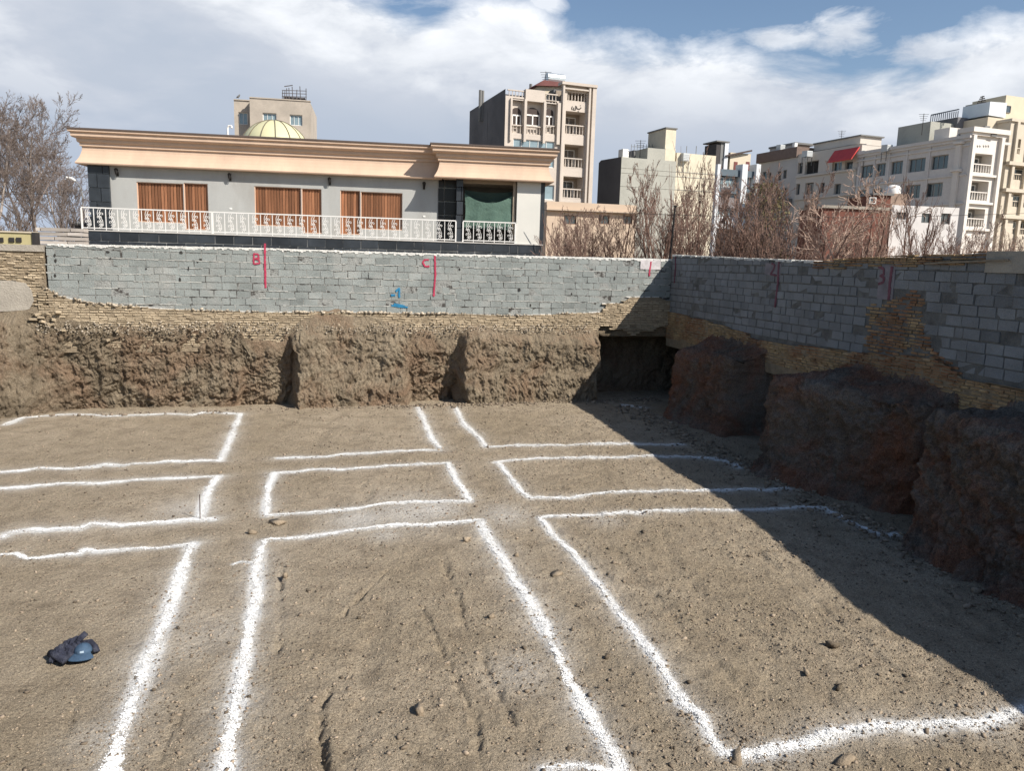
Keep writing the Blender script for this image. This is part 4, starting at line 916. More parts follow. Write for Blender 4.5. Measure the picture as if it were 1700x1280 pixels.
def tall_block():
    o = corner(838.5, 75, 195); f = Frame(o, az=AZF); g = Frame(o, az=AZS); Z0 = GZ
    t = thing('apartment_block', 'tall cream apartment block with three arched windows and shaded grey side, behind the house', 'building', (*f.P(4.5, 0, -6)[:2], Z0))
    S = f.S; ztop = f.Z(842, 147); zr = f.Z(900, 140); sR = S(985, 200); sM = S(930, 200); L = g.S(780, 200)
    m_side = mat('shaded_cement_side', (.105, .105, .11), .95, .15, .35, .3, 3, c2=(.14, .14, .145), c2scale=.2)
    # left side wall and core, its shade painted in as a darker cement colour
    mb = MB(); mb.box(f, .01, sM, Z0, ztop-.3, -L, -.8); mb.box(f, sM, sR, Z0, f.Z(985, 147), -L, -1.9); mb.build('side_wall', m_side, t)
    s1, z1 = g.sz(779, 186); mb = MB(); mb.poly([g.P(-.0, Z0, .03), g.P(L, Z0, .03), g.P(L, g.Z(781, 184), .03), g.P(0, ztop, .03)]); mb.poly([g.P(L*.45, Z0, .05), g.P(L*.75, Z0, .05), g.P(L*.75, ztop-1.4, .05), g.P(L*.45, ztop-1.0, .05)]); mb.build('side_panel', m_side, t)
    # front skin, left bay with arches
    r = lambda *q: R4(f, *q)
    arch = [r(852, 205-2, 867, 232), (r(876, 205, 897, 232)), r(907, 205, 921, 232)]
    arches = [R4(f, 852, 177, 867, 208), R4(f, 875, 177, 898, 208), R4(f, 907, 179, 921, 210)]
    nich = [R4(f, 849, 163, 869, 222), R4(f, 873, 163, 901, 224), R4(f, 905, 167, 924, 223)]
    strip = R4(f, 852, 232, 921, 250); low = [R4(f, 853, 262, 920, 276), R4(f, 900, 343, 915, 372), R4(f, 853, 305, 920, 330)]
    mb = facade(f, 0, sM, Z0, ztop-.9, nich+[strip]+low, 0, .45); mb.build('front_wall', m_stonec, t)
    mb = MB(); mb.box(f, 0, sM-.02, Z0, ztop-.9, -.7, -.46)
    for a, b in ((S(846, 200), S(849, 200)), (S(869, 200), S(873, 200)), (S(901, 200), S(905, 200)), (S(924, 200), S(929, 200))): mb.box(f, a, b, f.Z(880, 236), ztop-.8, .003, .22)
    mb.build('pilaster', m_stonec, t)
    for i, q in enumerate(nich):     # recessed niche wall with arched opening
        a, b, z0, z1 = arches[i]; c = (a+b)/2; rr = (b-a)/2; zs = z1-rr*.85
        mb = MB(); n = 10; pts = [(a, z0), (a, zs)]+[(c-rr*math.cos(math.pi*k/n), zs+rr*.85*math.sin(math.pi*k/n)) for k in range(1, n)]+[(b, zs), (b, z0)]
        mb.poly([f.P(x, z, -.40) for x, z in pts]); w = mb.build('arched_window', mat('dark_brown_arch', (.05, .035, .03), .6), t)
        zb = z0+(z1-z0)*.0; zt = z0+(z1-z0)*.62; mb = MB(); fw = .09
        for x0, x1, y0, y1 in ((a, a+fw, zb, zt), (b-fw, b, zb, zt), (a, b, zt-fw*1.5, zt), (a, b, zb, zb+fw), (c-fw*.7, c+fw*.7, zb, zt)): mb.box(f, x0, x1, y0, y1, -.39, -.33)
        mb.build('frame', m_white, w)
        mb = MB(); balustrade(mb, f, q[0]+.05, q[1]-.05, q[2]+.0, q[2]+.85, -.12, .3); mb.build('balustrade', m_stonec, t)
    window(t, f, strip, 0, .06, 5, 1, None, m_glassb)
    for q in low: window(t, f, q, 0, .06, 3, 1, None, m_glassb)
    # roof parapet balusters
    for a, b in ((843, 870), (873-2, 873), (904, 926)):
        mb = MB(); balustrade(mb, f, S(a, 155), S(b, 155)+.02, ztop-.9, ztop, -.1, .3); mb.build('balustrade', m_stonec, t)
    mb = MB(); mb.box(f, S(872, 155), S(904, 155), ztop-.9, ztop+.15, -.5, .15); mb.build('parapet', m_stonec, t)
    # balcony bay at right, open balconies one over another
    hs = [R4(f, 939, 185, 972, 207), R4(f, 937, 240, 970, 262), R4(f, 935, 293, 968, 313), R4(f, 932, 346, 964, 365), R4(f, 934, 393, 958, 402)]
    hole2 = [(q[0], q[1], q[2]-.95, q[3]) for q in hs]
    topn = R4(f, 942, 152, 974, 169)
    zt2 = f.Z(955, 143); mb = facade(f, sM, sR, Z0, zt2, hole2+[topn], .0, 1.5); mb.build('balcony_wall', m_stonec, t)
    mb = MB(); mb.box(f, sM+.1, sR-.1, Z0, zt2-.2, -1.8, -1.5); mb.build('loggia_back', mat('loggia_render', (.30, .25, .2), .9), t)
    for q in hole2+[topn]:
        mb = MB(); balustrade(mb, f, q[0]+.02, q[1]-.02, q[2]+.02, q[2]+.95, -.12, .3); mb.build('balustrade', m_stonec, t)
    for q in hs: window(t, f, (q[0]+.3, q[1]-.4, q[2]-.9, q[3]-.3), -1.35, .07, 2, 1, None, m_glass)
    mb = MB()
    for a, b in ((931, 934), (974, 977), (980, 986)): mb.box(f, S(a, 200), S(b, 200), Z0, zt2+.1, .004, .35)
    mb.box(f, sM-.1, sR+.1, zt2, zt2+.25, -.6, .45); mb.box(f, S(934, 200), S(974, 200), f.Z(955, 150), f.Z(955, 147.5), .003, .3); mb.build('trim', m_stonec, t)
    # lettering on the bay (three short cursive strokes and a digit)
    mb = MB()
    for k, pts in enumerate(([(965, 178), (962, 181), (958, 180), (957, 176)], [(956, 175), (955.5, 182), (952, 182), (953, 178)], [(961, 184.5), (959, 185)], [(950.5, 176), (949, 179), (950, 182)], [(964, 174.5), (963, 175)])): stroke(f, pts, .10, .02, k, mb)
    mb.build('building_name', mat('dark_lettering', (.05, .04, .035), .6), t)
    # roof: brick red penthouse sheet, tank, flue
    mb = MB(); z = f.Z(905, 143, -3); mb.box(f, S(893, 140, -3), S(932, 140, -3), ztop-.5, z+.1, -6, -3); mb.build('stair_house', m_cream, t)
    mb = MB(); a, b = S(886, 140, -3), S(934, 140, -3); mb.hexa([f.P(a, z-.1, -2.6), f.P(b+1.2, z+.2, -2.6), f.P(b+1.2, z+.42, -2.6), f.P(a+.9, z+.5, -2.6), f.P(a, z-.1, -6), f.P(b+1.2, z+.2, -6), f.P(b+1.2, z+.42, -6), f.P(a+.9, z+.5, -6)]); mb.build('roof_sheet', mat('dark_red_sheet', (.15, .055, .05), .7, .2, 2), t)
    q = f.P(S(921, 130, -4), f.Z(921, 131, -4), -4); e = f.e; mb = MB(); r_ = .55; mb.tube([(q[0]-e[0]*.9, q[1]-e[1]*.9, q[2]), (q[0]+e[0]*.9, q[1]+e[1]*.9, q[2])], r_, 14); mb.tube([(q[0]-e[0]*.7, q[1]-e[1]*.7, q[2]-1.0), (q[0]-e[0]*.7, q[1]-e[1]*.7, q[2])], .05, 5); mb.tube([(q[0]+e[0]*.7, q[1]+e[1]*.7, q[2]-1.0), (q[0]+e[0]*.7, q[1]+e[1]*.7, q[2])], .05, 5)
    tk = thing('water_tank', 'shiny cylindrical water tank on top of the tall cream apartment block', 'tank', q); mb.build('tank_body', mat('galvanised_tank', (.55, .6, .62), .3, .1, 2, metal=.6), tk)
    mb = MB()
    for x, y0, y1 in ((797, 149, 176), (801, 150, 176), (881, 139, 148)):
        s_, z0 = f.sz(x, y1, -7); mb.tube([f.P(s_, z0-1.5, -7), f.P(s_, f.Z(x, y0, -7), -7)], .16, 6)
    mb.build('flue', m_conc, t)
tall_block()

def left_block():
    o = corner(415, 92, 200); f = Frame(o, az=80); t = thing('apartment_block', 'pale stone block with scaffold rails on its roof, behind the cream dome', 'building', (*f.P(3, 0, -5)[:2], GZ))
    m = mat('pale_pinkish_stone', (.43, .38, .32), .85, .06, .4, fine=.08, finescale=4, c2=(.36, .32, .27), c2scale=.5)
    S = f.S; zt = f.Z(430, 163); sR = S(515, 200); sL = f.S(389, 200, -1.4)
    hs = [R4(f, 436, 187, 459, 203), R4(f, 481, 190, 502, 208), R4(f, 436, 222, 459, 240), R4(f, 481, 224, 502, 242)]
    facade(f, 0, sR, GZ, zt, hs, 0, .3).build('front_wall', m, t); h2_ = [R4(f, 396, 186, 411, 206, -1.4)]
    facade(f, sL, .02, GZ, zt-.1, h2_, -1.4, .3).build('recessed_wall', m, t)
    mb = MB(); mb.box(f, sL, 0, GZ, zt-.12, -10, -1.72); mb.box(f, 0, sR, GZ, zt-.02, -10, -.32); mb.box(f, 0, .25, GZ, zt-.02, -1.7, -.003); mb.box(f, 0, sR+.05, zt, zt+.12, -.5, .08); mb.box(f, sL, 0, zt-.1, zt+.02, -1.9, -1.3); mb.build('core', m, t)
    for h in hs: window(t, f, h, 0, .08, 3, 1, None, m_glassb, off=.2)
    for h in h2_: window(t, f, h, -1.4, .08, 2, 1, None, m_glassb, off=.2)
    mb = MB(); zz = zt+.1
    for x in (468, 472, 476, 480, 486, 492, 499, 508): a = S(x, 150, -2); mb.tube([f.P(a, zz, -2), f.P(a+random.Random(x).uniform(-.1, .1), f.Z(x, 142+random.Random(x).uniform(0, 8), -2), -2)], .05, 4)
    for y in (150, 155, 160): mb.tube([f.P(S(468, y, -2), f.Z(480, y, -2), -2), f.P(S(509, y, -2), f.Z(500, y, -2), -2)], .045, 4)
    mb.tube([f.P(S(472, 144, -2), f.Z(472, 143, -2), -2), f.P(S(486, 144, -2), f.Z(486, 141, -2), -2)], .06, 4); mb.box(f, S(470, 155, -2), S(506, 155, -2), zz, zz+.7, -3.2, -2.2); mb.build('scaffold_rail', mat('dark_steel', (.09, .08, .08), .7), t)
    bd = thing('pigeon', 'small dark bird perched on the roof corner of the pale stone block', 'bird', f.P(sL+.5, zt, -1.5)); mb = MB(); c = f.P(sL+.5, zt+.28, -1.5)
    mb.tube([(c[0]-.25, c[1], c[2]-.1), (c[0]-.1, c[1], c[2]), (c[0]+.08, c[1], c[2]+.12), (c[0]+.12, c[1], c[2]+.24), (c[0]+.17, c[1], c[2]+.27), (c[0]+.24, c[1], c[2]+.25)], [.02, .10, .12, .07, .07, .01], 8); mb.tube([(c[0], c[1], zt), (c[0], c[1], c[2]-.02)], .02, 4); mb.build('body', m_conc, bd, smooth=True)
left_block()

def mid_block():
    o = corner(1030, 80, 300); f = Frame(o, az=AZF); g = Frame(o, az=AZS)
    t = thing('block_building', 'windowless grey and cream building with square stair tower, right of the tall block', 'building', (*f.P(5, 0, -5)[:2], GZ))
    S = f.S; Z = f.Z; L = g.S(993, 300); z1 = Z(1032, 260); sM = S(1121, 300); sR = S(1186, 300); z2 = Z(1160, 256)
    m_w = mat('cream_side_render', (.60, .55, .43), .9, .06, .5, fine=.05, finescale=2)
    box_part(t, f, .01, sM, GZ, z1, -L*.55, 0, 'grey_wall', m_greyb); box_part(t, f, sM, sR, GZ, z2, -L*.5, -.004, 'cream_wall', m_w)
    mb = MB(); mb.poly([g.P(0, GZ, .02), g.P(L, GZ, .02), g.P(L, g.Z(995, 270), .02), g.P(L*.9, g.Z(997, 266), .02), g.P(0, z1, .02)]); mb.build('shaded_side', mat('shaded_side_render', (.12, .12, .125), .95, .12, .4), t)  # sheet over the grey wall, coloured darker to paint in the side's shade
    box_part(t, f, S(1075, 255), S(1104, 255), z1, Z(1090, 246), -2.5, -.01, 'grey_parapet', m_greyb); box_part(t, f, S(1104, 260), S(1121, 260), z1-.02, Z(1110, 246), -2.5, -.012, 'cream_parapet', m_w)
    ft = Frame(f.P(S(1106, 240), 0, -.2), az=AZF); gt = Frame(f.P(S(1106, 240), 0, -.2), az=AZS); st = S(1123, 240)-S(1106, 240); zt = Z(1114, 213)
    box_part(t, ft, 0, st, z1, zt, -3.6, 0.0, 'stair_tower', m_w); mb = MB(); mb.box(ft, -.1, st+.1, zt, zt+.12, -3.7, .1); mb.build('tower_coping', m_conc, t)
    box_part(t, f, S(1034, 255, -2), S(1044, 255, -2), z1, f.Z(1039, 247, -2), -3, -2, 'roof_box', m_white)
    box_part(t, f, S(1052, 255, -3), S(1076, 255, -3), z1, f.Z(1066, 250, -3), -5, -3, 'roof_hut', m_conc)
    mb = MB()
    for x in range(1048, 1092, 5): a = S(x, 245, -2.6); mb.tube([f.P(a, z1, -2.6), f.P(a, f.Z(x, 238+(x*7 % 5), -2.6), -2.6)], .03, 4)
    mb.tube([f.P(S(1048, 245, -2.6), f.Z(1048, 243, -2.6), -2.6), f.P(S(1092, 245, -2.6), f.Z(1090, 243, -2.6), -2.6)], .03, 4)
    mb.build('roof_rail', m_conc, t)
    for x in (1140, 1156):
        mb = MB(); a = S(x, 245, -1); mb.tube([f.P(a, z2-.2, -1), f.P(a, f.Z(x, 242, -1), -1)], .04, 4); mb.build('roof_pole', m_conc, t)
    mb = MB()
    for y in (282, 290, 312): mb.box(f, .0, sR-.01, Z(1080, y), Z(1080, y-1.2), -.05, .03)
    mb.build('tie_beam', m_greyb, t)
    # low cream building in front of it
    o = corner(905, 62); f2 = Frame(o, az=78); t2 = thing('low_building', 'low cream flat roofed building with brown windows behind the reddish trees', 'building', (*f2.P(4, 0, -3)[:2], GZ)); sR = f2.S(1056, 370)
    hs = [R4(f2, 936, 357, 957, 372), R4(f2, 994, 357, 1012, 372), R4(f2, 1034, 358, 1050, 372)]
    zt = f2.Z(980, 337); m = mat('pinkish_cream_render', (.52, .41, .31), .9, .06, .5); facade(f2, 0, sR, GZ, zt, hs, 0, .2).build('front_wall', m, t2)
    for h in hs: window(t2, f2, h, 0, .06, 2, 1, mat('brown_frame', (.16, .09, .06), .7), m_glass)
    mb = MB(); mb.box(f2, .02, sR-.02, GZ, zt-.02, -6, -.21); mb.box(f2, -.1, sR+.15, f2.Z(980, 352), f2.Z(980, 349), -.3, .35); mb.build('roof_slab', m, t2)
mid_block()

def fin_block():
    o = corner(1186, 112, 330); f = Frame(o, az=AZF); t = thing('apartment_block', 'blue grey glazed apartment block with white vertical fins, right of the cream wall', 'building', (*f.P(4, 0, -4)[:2], GZ)); S = f.S
    m_w = mat('white_fin', (.62, .64, .66), .7, .05, 1); m_b = mat('blue_grey_panel', (.10, .13, .155), .7, .15, .6); zt = f.Z(1205, 282); sR = S(1256, 330)
    box_part(t, f, 0, sR, GZ, zt, -8, -1.2, 'core', m_conc)
    for y0, y1, mm, n in ((281, 292, m_b, 'spandrel'), (311, 321, m_b, 'spandrel'), (328, 345, mat('grey_brown_panel', (.2, .18, .18), .8), 'spandrel'), (360, 380, m_w, 'spandrel')): box_part(t, f, S(1190, y0), sR-.2, f.Z(1215, y1), f.Z(1215, y0), -1.2, -.2, n, mm)
    for x0, x1 in ((1186, 1191), (1227, 1236), (1250, 1257)): box_part(t, f, S(x0, 330), S(x1, 330), GZ, f.Z(x0, 272), -1.4, .3, 'fin', m_w)
    for y0, y1 in ((293, 310), (322, 328), (346, 358)):
        for x0, x1 in ((1192, 1207), (1208, 1224), (1238, 1249)): window(t, f, R4(f, x0, y0, x1, y1), -.6, .1, 2, 1, None, m_glassb)
    box_part(t, f, S(1196, 255, -2), S(1206, 255, -2), zt-.1, f.Z(1200, 235, -2), -5, -2, 'roof_tower', m_conc); box_part(t, f, S(1189, 255, -2), S(1196, 255, -2), zt-.1, f.Z(1192, 238, -2), -5, -2.05, 'roof_tower', mat('dark_roof_frame', (.06, .055, .055), .9)); box_part(t, f, S(1203, 255, -1.8), S(1209, 255, -1.8), zt-.1, f.Z(1205, 237, -1.8), -1.99, -1.8, 'pale_post', m_w)
    box_part(t, f, S(1188, 236, -2), S(1210, 236, -2), f.Z(1200, 236, -2), f.Z(1200, 234, -2), -5.2, -1.7, 'roof_slab', m_conc)
    box_part(t, f, S(1212, 265, -2), S(1246, 265, -2), zt-.1, f.Z(1230, 254, -2), -6, -2, 'penthouse', m_cream)
    mb = MB(); a, b = S(1206, 260, -1.5), S(1248, 260, -1.5); z0, z1 = f.Z(1208, 257, -1.5), f.Z(1247, 248, -1.5); mb.hexa([f.P(a, z0-.2, -1.5), f.P(b, z1-.25, -1.5), f.P(b, z1, -1.5), f.P(a, z0, -1.5), f.P(a, z0-.2, -7), f.P(b, z1-.25, -7), f.P(b, z1, -7), f.P(a, z0, -7)]); mb.build('sloping_roof', mat('dark_brown_roof', (.08, .06, .055), .9), t)
    for x in (1218, 1238): box_part(t, f, S(x, 275, -2), S(x+6, 275, -2), zt, f.Z(x, 268, -2), -1.99, -1.95, 'door', mat('red_brown_door', (.16, .05, .045), .7))
fin_block()

# the row along the street: its long left side is what one sees
def row():
    o = corner(1606, 86, 275); g = Frame(o, az=AZS); f = Frame(o, az=AZF); S = lambda x: g.S(x, 300)
    Lh = S(1421); Lg = S(1322); Lf = S(1258)
    # --- white/grey long block
    t = thing('apartment_block', 'long grey block with rows of wide windows and a bright white balcony end', 'building', (*g.P(Lh/2, 0, -3)[:2], GZ))
    m_g = mat('grey_stone_facade', (.60, .57, .54), .85, .06, .5, fine=.05, finescale=4); m_w = mat('white_stone', (.66, .62, .57), .8, .05, .6)
    ztop = g.Z(1590, 232); hs = []
    q = lambda x0, x1, y0, y1: R4(g, x0, y0, x1, y1)
    rows_ = [((1427, 1448), (268, 290)), ((1452, 1468), (266, 285)), ((1476, 1496), (264, 285)), ((1505, 1533), (260, 283)), ((1542, 1570), (256, 280)),
             ((1425, 1444), (312, 332)), ((1450, 1466), (311, 330)), ((1472, 1494), (308, 330)), ((1503, 1529), (305, 328)), ((1538, 1566), (303, 326)), ((1430, 1450), (350, 366)), ((1500, 1526), (348, 370)), ((1536, 1562), (348, 372))]
    zr = [g.sz(1555, 258)[1], g.sz(1555, 281)[1], g.sz(1553, 303)[1], g.sz(1553, 326)[1], g.sz(1550, 348)[1], g.sz(1550, 371)[1]]
    for i, ((x0, x1), _) in enumerate(rows_):
        k = 0 if i < 5 else (1 if i < 10 else 2); hs.append((min(S(x0), S(x1)), max(S(x0), S(x1)), zr[2*k+1], zr[2*k]))
    facade(g, .0, Lh, GZ, ztop, hs, 0, .35).build('side_wall', m_g, t)
    mb = MB(); mb.box(g, 1.75, Lh, GZ, ztop-.02, -6, -.36); mb.box(g, .05, 1.75, ztop-.3, ztop-.02, -6, -.36); mb.build('core', m_g, t)
    for h in hs: window(t, g, h, 0, .09, 3, 1, mat('grey_frame', (.3, .29, .28), .7), m_glass, off=.25)
    mb = MB()
    for z in (zr[0]+.55, zr[2]+.45, zr[4]+.4): mb.box(g, 0, Lh, z, z+.18, .003, .16)
    mb.box(g, -.2, Lh+.0, ztop, ztop+.35, -.6, .35); mb.box(g, -.1, Lh, ztop-.3, ztop, .002, .2)
    for h in hs[:5]: mb.box(g, h[1]+.12, h[1]+.32, GZ, ztop-.31, .004, .12)
    mb.build('moulding', m_g, t)
    for y0, y1 in ((233, 240), (278, 285)):
        a = g.S(1588, 260, .4); z = g.Z(1588, y1, .4); mb = MB(); mb.box(g, a-.55, a+.55, z, z+.35, .01, .6, taper=.06); mb.box(g, a-.3, a+.3, z-2.9 if y0 < 250 else z-6, z-.002, .01, .35); mb.build('white_pilaster', m_w, t)
    # bright end with balconies
    sR = f.S(1660, 262); zt = f.Z(1640, 222)
    hs = [R4(f, 1616, 255, 1647, 272), R4(f, 1610, 300, 1641, 318), R4(f, 1604, 346, 1635, 362)]; hb = [(h[0], h[1], h[2]-1.0, h[3]) for h in hs]
    facade(f, .0, sR, GZ, zt, hb, .0, 1.3).build('end_wall', m_w, t)
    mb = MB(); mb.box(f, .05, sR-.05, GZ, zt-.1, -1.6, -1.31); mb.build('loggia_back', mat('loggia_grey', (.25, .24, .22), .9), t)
    for h in hb:
        mb = MB(); balustrade(mb, f, h[0]+.02, h[1]-.02, h[2]+.02, h[2]+1.0, -.1, .35, .14); mb.build('balustrade', m_w, t); window(t, f, (h[0]+.3, h[1]-.5, h[2]+.1, h[3]-.3), -1.1, .08, 3, 1, None, m_glass)
    mb = MB(); mb.box(f, -.3, sR+.5, zt, zt+.5, -1.5, .55); mb.box(f, -.15, sR+.3, zt-.3, zt-.002, -1.2, .3)
    for a in (.0, sR-.45): mb.box(f, a, a+.45, GZ, zt-.31, .004, .4)
    for h in hb: mb.box(f, .46, sR-.46, h[2]-.35, h[2]-.1, .004, .3)
    mb.build('white_trim', m_w, t)
    mb = MB()
    for k, x in enumerate((1622, 1626, 1632, 1636, 1640)): stroke(f, [(x, 241), (x+1.6, 242.5), (x+.5, 244)], .12, .02, k, mb)
    mb.build('building_name', m_conc, t)
    # rooftop huts
    zb = ztop+.1; hut = lambda x0, x1, y, d0, d1, nm, mt: box_part(t, g, g.S(x1, y, d1), g.S(x0, y, d1), zb, g.Z((x0+x1)/2, y, d1), d0, d1, nm, mt)
    hut(1492, 1545, 206, -5, -1.5, 'roof_hut', m_greyb); hut(1552, 1577, 213, -4, -1.0, 'roof_hut', m_w); hut(1545, 1590, 198, -9, -5, 'roof_hut', mat('dark_grey_hut', (.15, .15, .16), .9)); hut(1592, 1640, 198, -10, -6, 'roof_hut', m_cream)
    mb = MB()
    for k in range(14): x = 1546+k*3.4; a = g.S(x, 190, -4); mb.tube([g.P(a, g.Z(1560, 199, -4), -4), g.P(a, g.Z(x, 191-k*.55, -4), -4)], .06, 4)
    mb.tube([g.P(g.S(1546, 190, -4), g.Z(1546, 190.5, -4), -4), g.P(g.S(1592, 184, -4), g.Z(1592, 181, -4), -4)], .08, 4); mb.build('roof_rail', mat('blue_grey_rail', (.10, .12, .15), .7), t)
    mb = MB(); rr = random.Random(2)
    for k in range(12):
        x = 1594+k*4.5; a = g.S(x, 222, -2.5); z = ztop+.3; h_ = rr.uniform(.4, 1.3); w_ = rr.uniform(.15, .5); mb.box(g, a-w_, a+w_, z, z+h_, -3.2, -2.5, taper=.03)
    mb.build('roof_clutter', m_conc, t)
    a = g.S(1619, 190, -6.5); z0, z1 = g.Z(1619, 198, -6.5), g.Z(1619, 172, -6.5); w = abs(g.S(1595, 190, -6.5)-g.S(1641, 190, -6.5))/2
    tk = thing('water_tank', 'large pale boxy metal tank on the roof behind the white balcony end', 'tank', g.P(a, z0, -7)); mb = MB(); mb.box(g, a-w, a+w, z0+.15, z1, -9, -6.5, taper=.08); mb.build('tank_body', mat('pale_sheet_metal', (.62, .66, .68), .45, .05, 1, metal=.2), tk); mb = MB()
    for q_ in (a-w+.3, a+w-.3): mb.box(g, q_-.1, q_+.1, z0-.3, z0+.15, -8.8, -6.7)
    mb.build('stand', m_conc, tk)
    q_ = g.P(g.S(1630, 168, -8), z1-.2, -8); an = thing('rooftop_antenna', 'small dark antenna mast above the pale boxy roof tank', 'antenna', q_); mb = MB(); mb.tube([q_, (q_[0], q_[1], q_[2]+1.3)], .05, 5)
    for k in range(4): mb.tube([(q_[0]-.5+.1*k, q_[1], q_[2]+.5+.22*k), (q_[0]+.5-.1*k, q_[1], q_[2]+.6+.22*k)], .09, 4)
    mb.build('mast', m_dark, an)
    # --- beige block with the red canopy
    t = thing('apartment_block', 'beige block with a red sheet canopy and a dark open loggia on its top floor', 'building', (*g.P((Lh+Lg)/2, 0, -3)[:2], GZ)); m_b = mat('beige_render', (.53, .49, .44), .9, .06, .5)
    z1 = g.Z(1350, 252); G = lambda x0, y0, x1, y1: R4(g, x0, y0, x1, y1)
    hs = [G(1325, 270, 1333, 288), G(1337, 267, 1359, 288), G(1382, 268, 1398, 284), G(1403, 268, 1416, 281), G(1322, 305, 1328, 323), G(1337, 303, 1351, 322), G(1362, 303, 1369, 320), G(1385, 305, 1396, 322), G(1335, 340, 1350, 356)]
    facade(g, Lh+.02, Lg, GZ, z1, hs, .05, .5).build('side_wall', m_b, t); box_part(t, g, Lh+.02, Lg, GZ, z1-.05, -7, -.46, 'core', m_b)
    for i, h in enumerate(hs): window(t, g, h, 0.05, .08, 2, 1, m_conc if i != 2 else m_white, m_glass if i != 1 else m_dark, off=.35)
    mb = MB(); a0, a1 = S(1422), S(1382); mb.hexa([g.P(a0, g.Z(1400, 265, 1.2), 1.2), g.P(a1, g.Z(1400, 265, 1.2), 1.2), g.P(a1, g.Z(1400, 248), .1), g.P(a0, g.Z(1400, 248), .1), g.P(a0, g.Z(1400, 265, 1.2)-.1, 1.15), g.P(a1, g.Z(1400, 265, 1.2)-.1, 1.15), g.P(a1, g.Z(1400, 249), -.05), g.P(a0, g.Z(1400, 249), -.05)]); mb.build('red_canopy', mat('red_sheet', (.52, .055, .05), .5, .1, 2), t)
    z_ = g.Z(1390, 243); mb = MB(); mb.box(g, a0+.2, S(1366), z1, z_+.0, -5, -1.2); mb.build('roof_hut', m_b, t)
    box_part(t, g, g.S(1428, 236, -2.5), g.S(1352, 236, -2.5), g.Z(1385, 245, -2.5), g.Z(1385, 233, -2.5), -6, -2.5, 'roof_hut', m_b)
    box_part(t, g, g.S(1429, 232, -2.3), g.S(1350, 232, -2.3), g.Z(1385, 233, -2.3), g.Z(1385, 231, -2.3), -6.2, -2.3, 'roof_slab', m_conc)
    mb = MB()
    for z in (g.Z(1350, 292), g.Z(1350, 330)): mb.box(g, Lh+.1, Lg-.1, z, z+.25, .055, .3)
    mb.build('ledge', m_b, t)
    # --- grey brown block at the far end
    t = thing('apartment_block', 'farthest grey block of the row, with a brown brick band under its roof', 'building', (*g.P((Lf+Lg)/2, 0, -3)[:2], GZ)); m_f = mat('dull_grey_render', (.45, .435, .42), .9, .06, .5)
    z1 = g.Z(1290, 266); hs = [G(1266, 285, 1273, 299), G(1276, 286, 1280, 298), G(1291, 284, 1297, 299), G(1300, 282, 1306, 296), G(1272, 315, 1276, 328), G(1288, 313, 1296, 328), G(1299, 312, 1305, 326), G(1266, 340, 1273, 352)]
    facade(g, Lg+.02, Lf, GZ, z1, hs, 0, .3).build('side_wall', m_f, t); box_part(t, g, Lg+.02, Lf, GZ, z1-.02, -7, -.31, 'core', m_f)
    for h in hs: window(t, g, h, 0, .06, 1, 1, m_conc, m_glass, off=.2)
    box_part(t, g, Lg-.0, Lf+.3, z1, g.Z(1290, 250), -7, .35, 'brick_band', mat('brown_brick_band', (.17, .125, .105), .9, .1, 2)); box_part(t, g, S(1318), Lf+.2, g.Z(1290, 340), g.Z(1290, 332), .01, .8, 'dark_ledge', m_conc)
    zz = g.Z(1290, 250); box_part(t, g, g.S(1316, 246, -2), g.S(1278, 246, -2), zz, g.Z(1297, 243, -2), -5, -2, 'roof_hut', m_f); box_part(t, g, g.S(1320, 243, -1.8), g.S(1276, 243, -1.8), g.Z(1297, 243, -1.8), g.Z(1297, 240, -1.8), -5.3, -1.8, 'roof_slab', m_conc)
    box_part(t, g, g.S(1319, 245, -1.5), g.S(1315, 245, -1.5), zz, g.Z(1317, 237, -1.5), -2, -1.5, 'flue', m_white)
row()
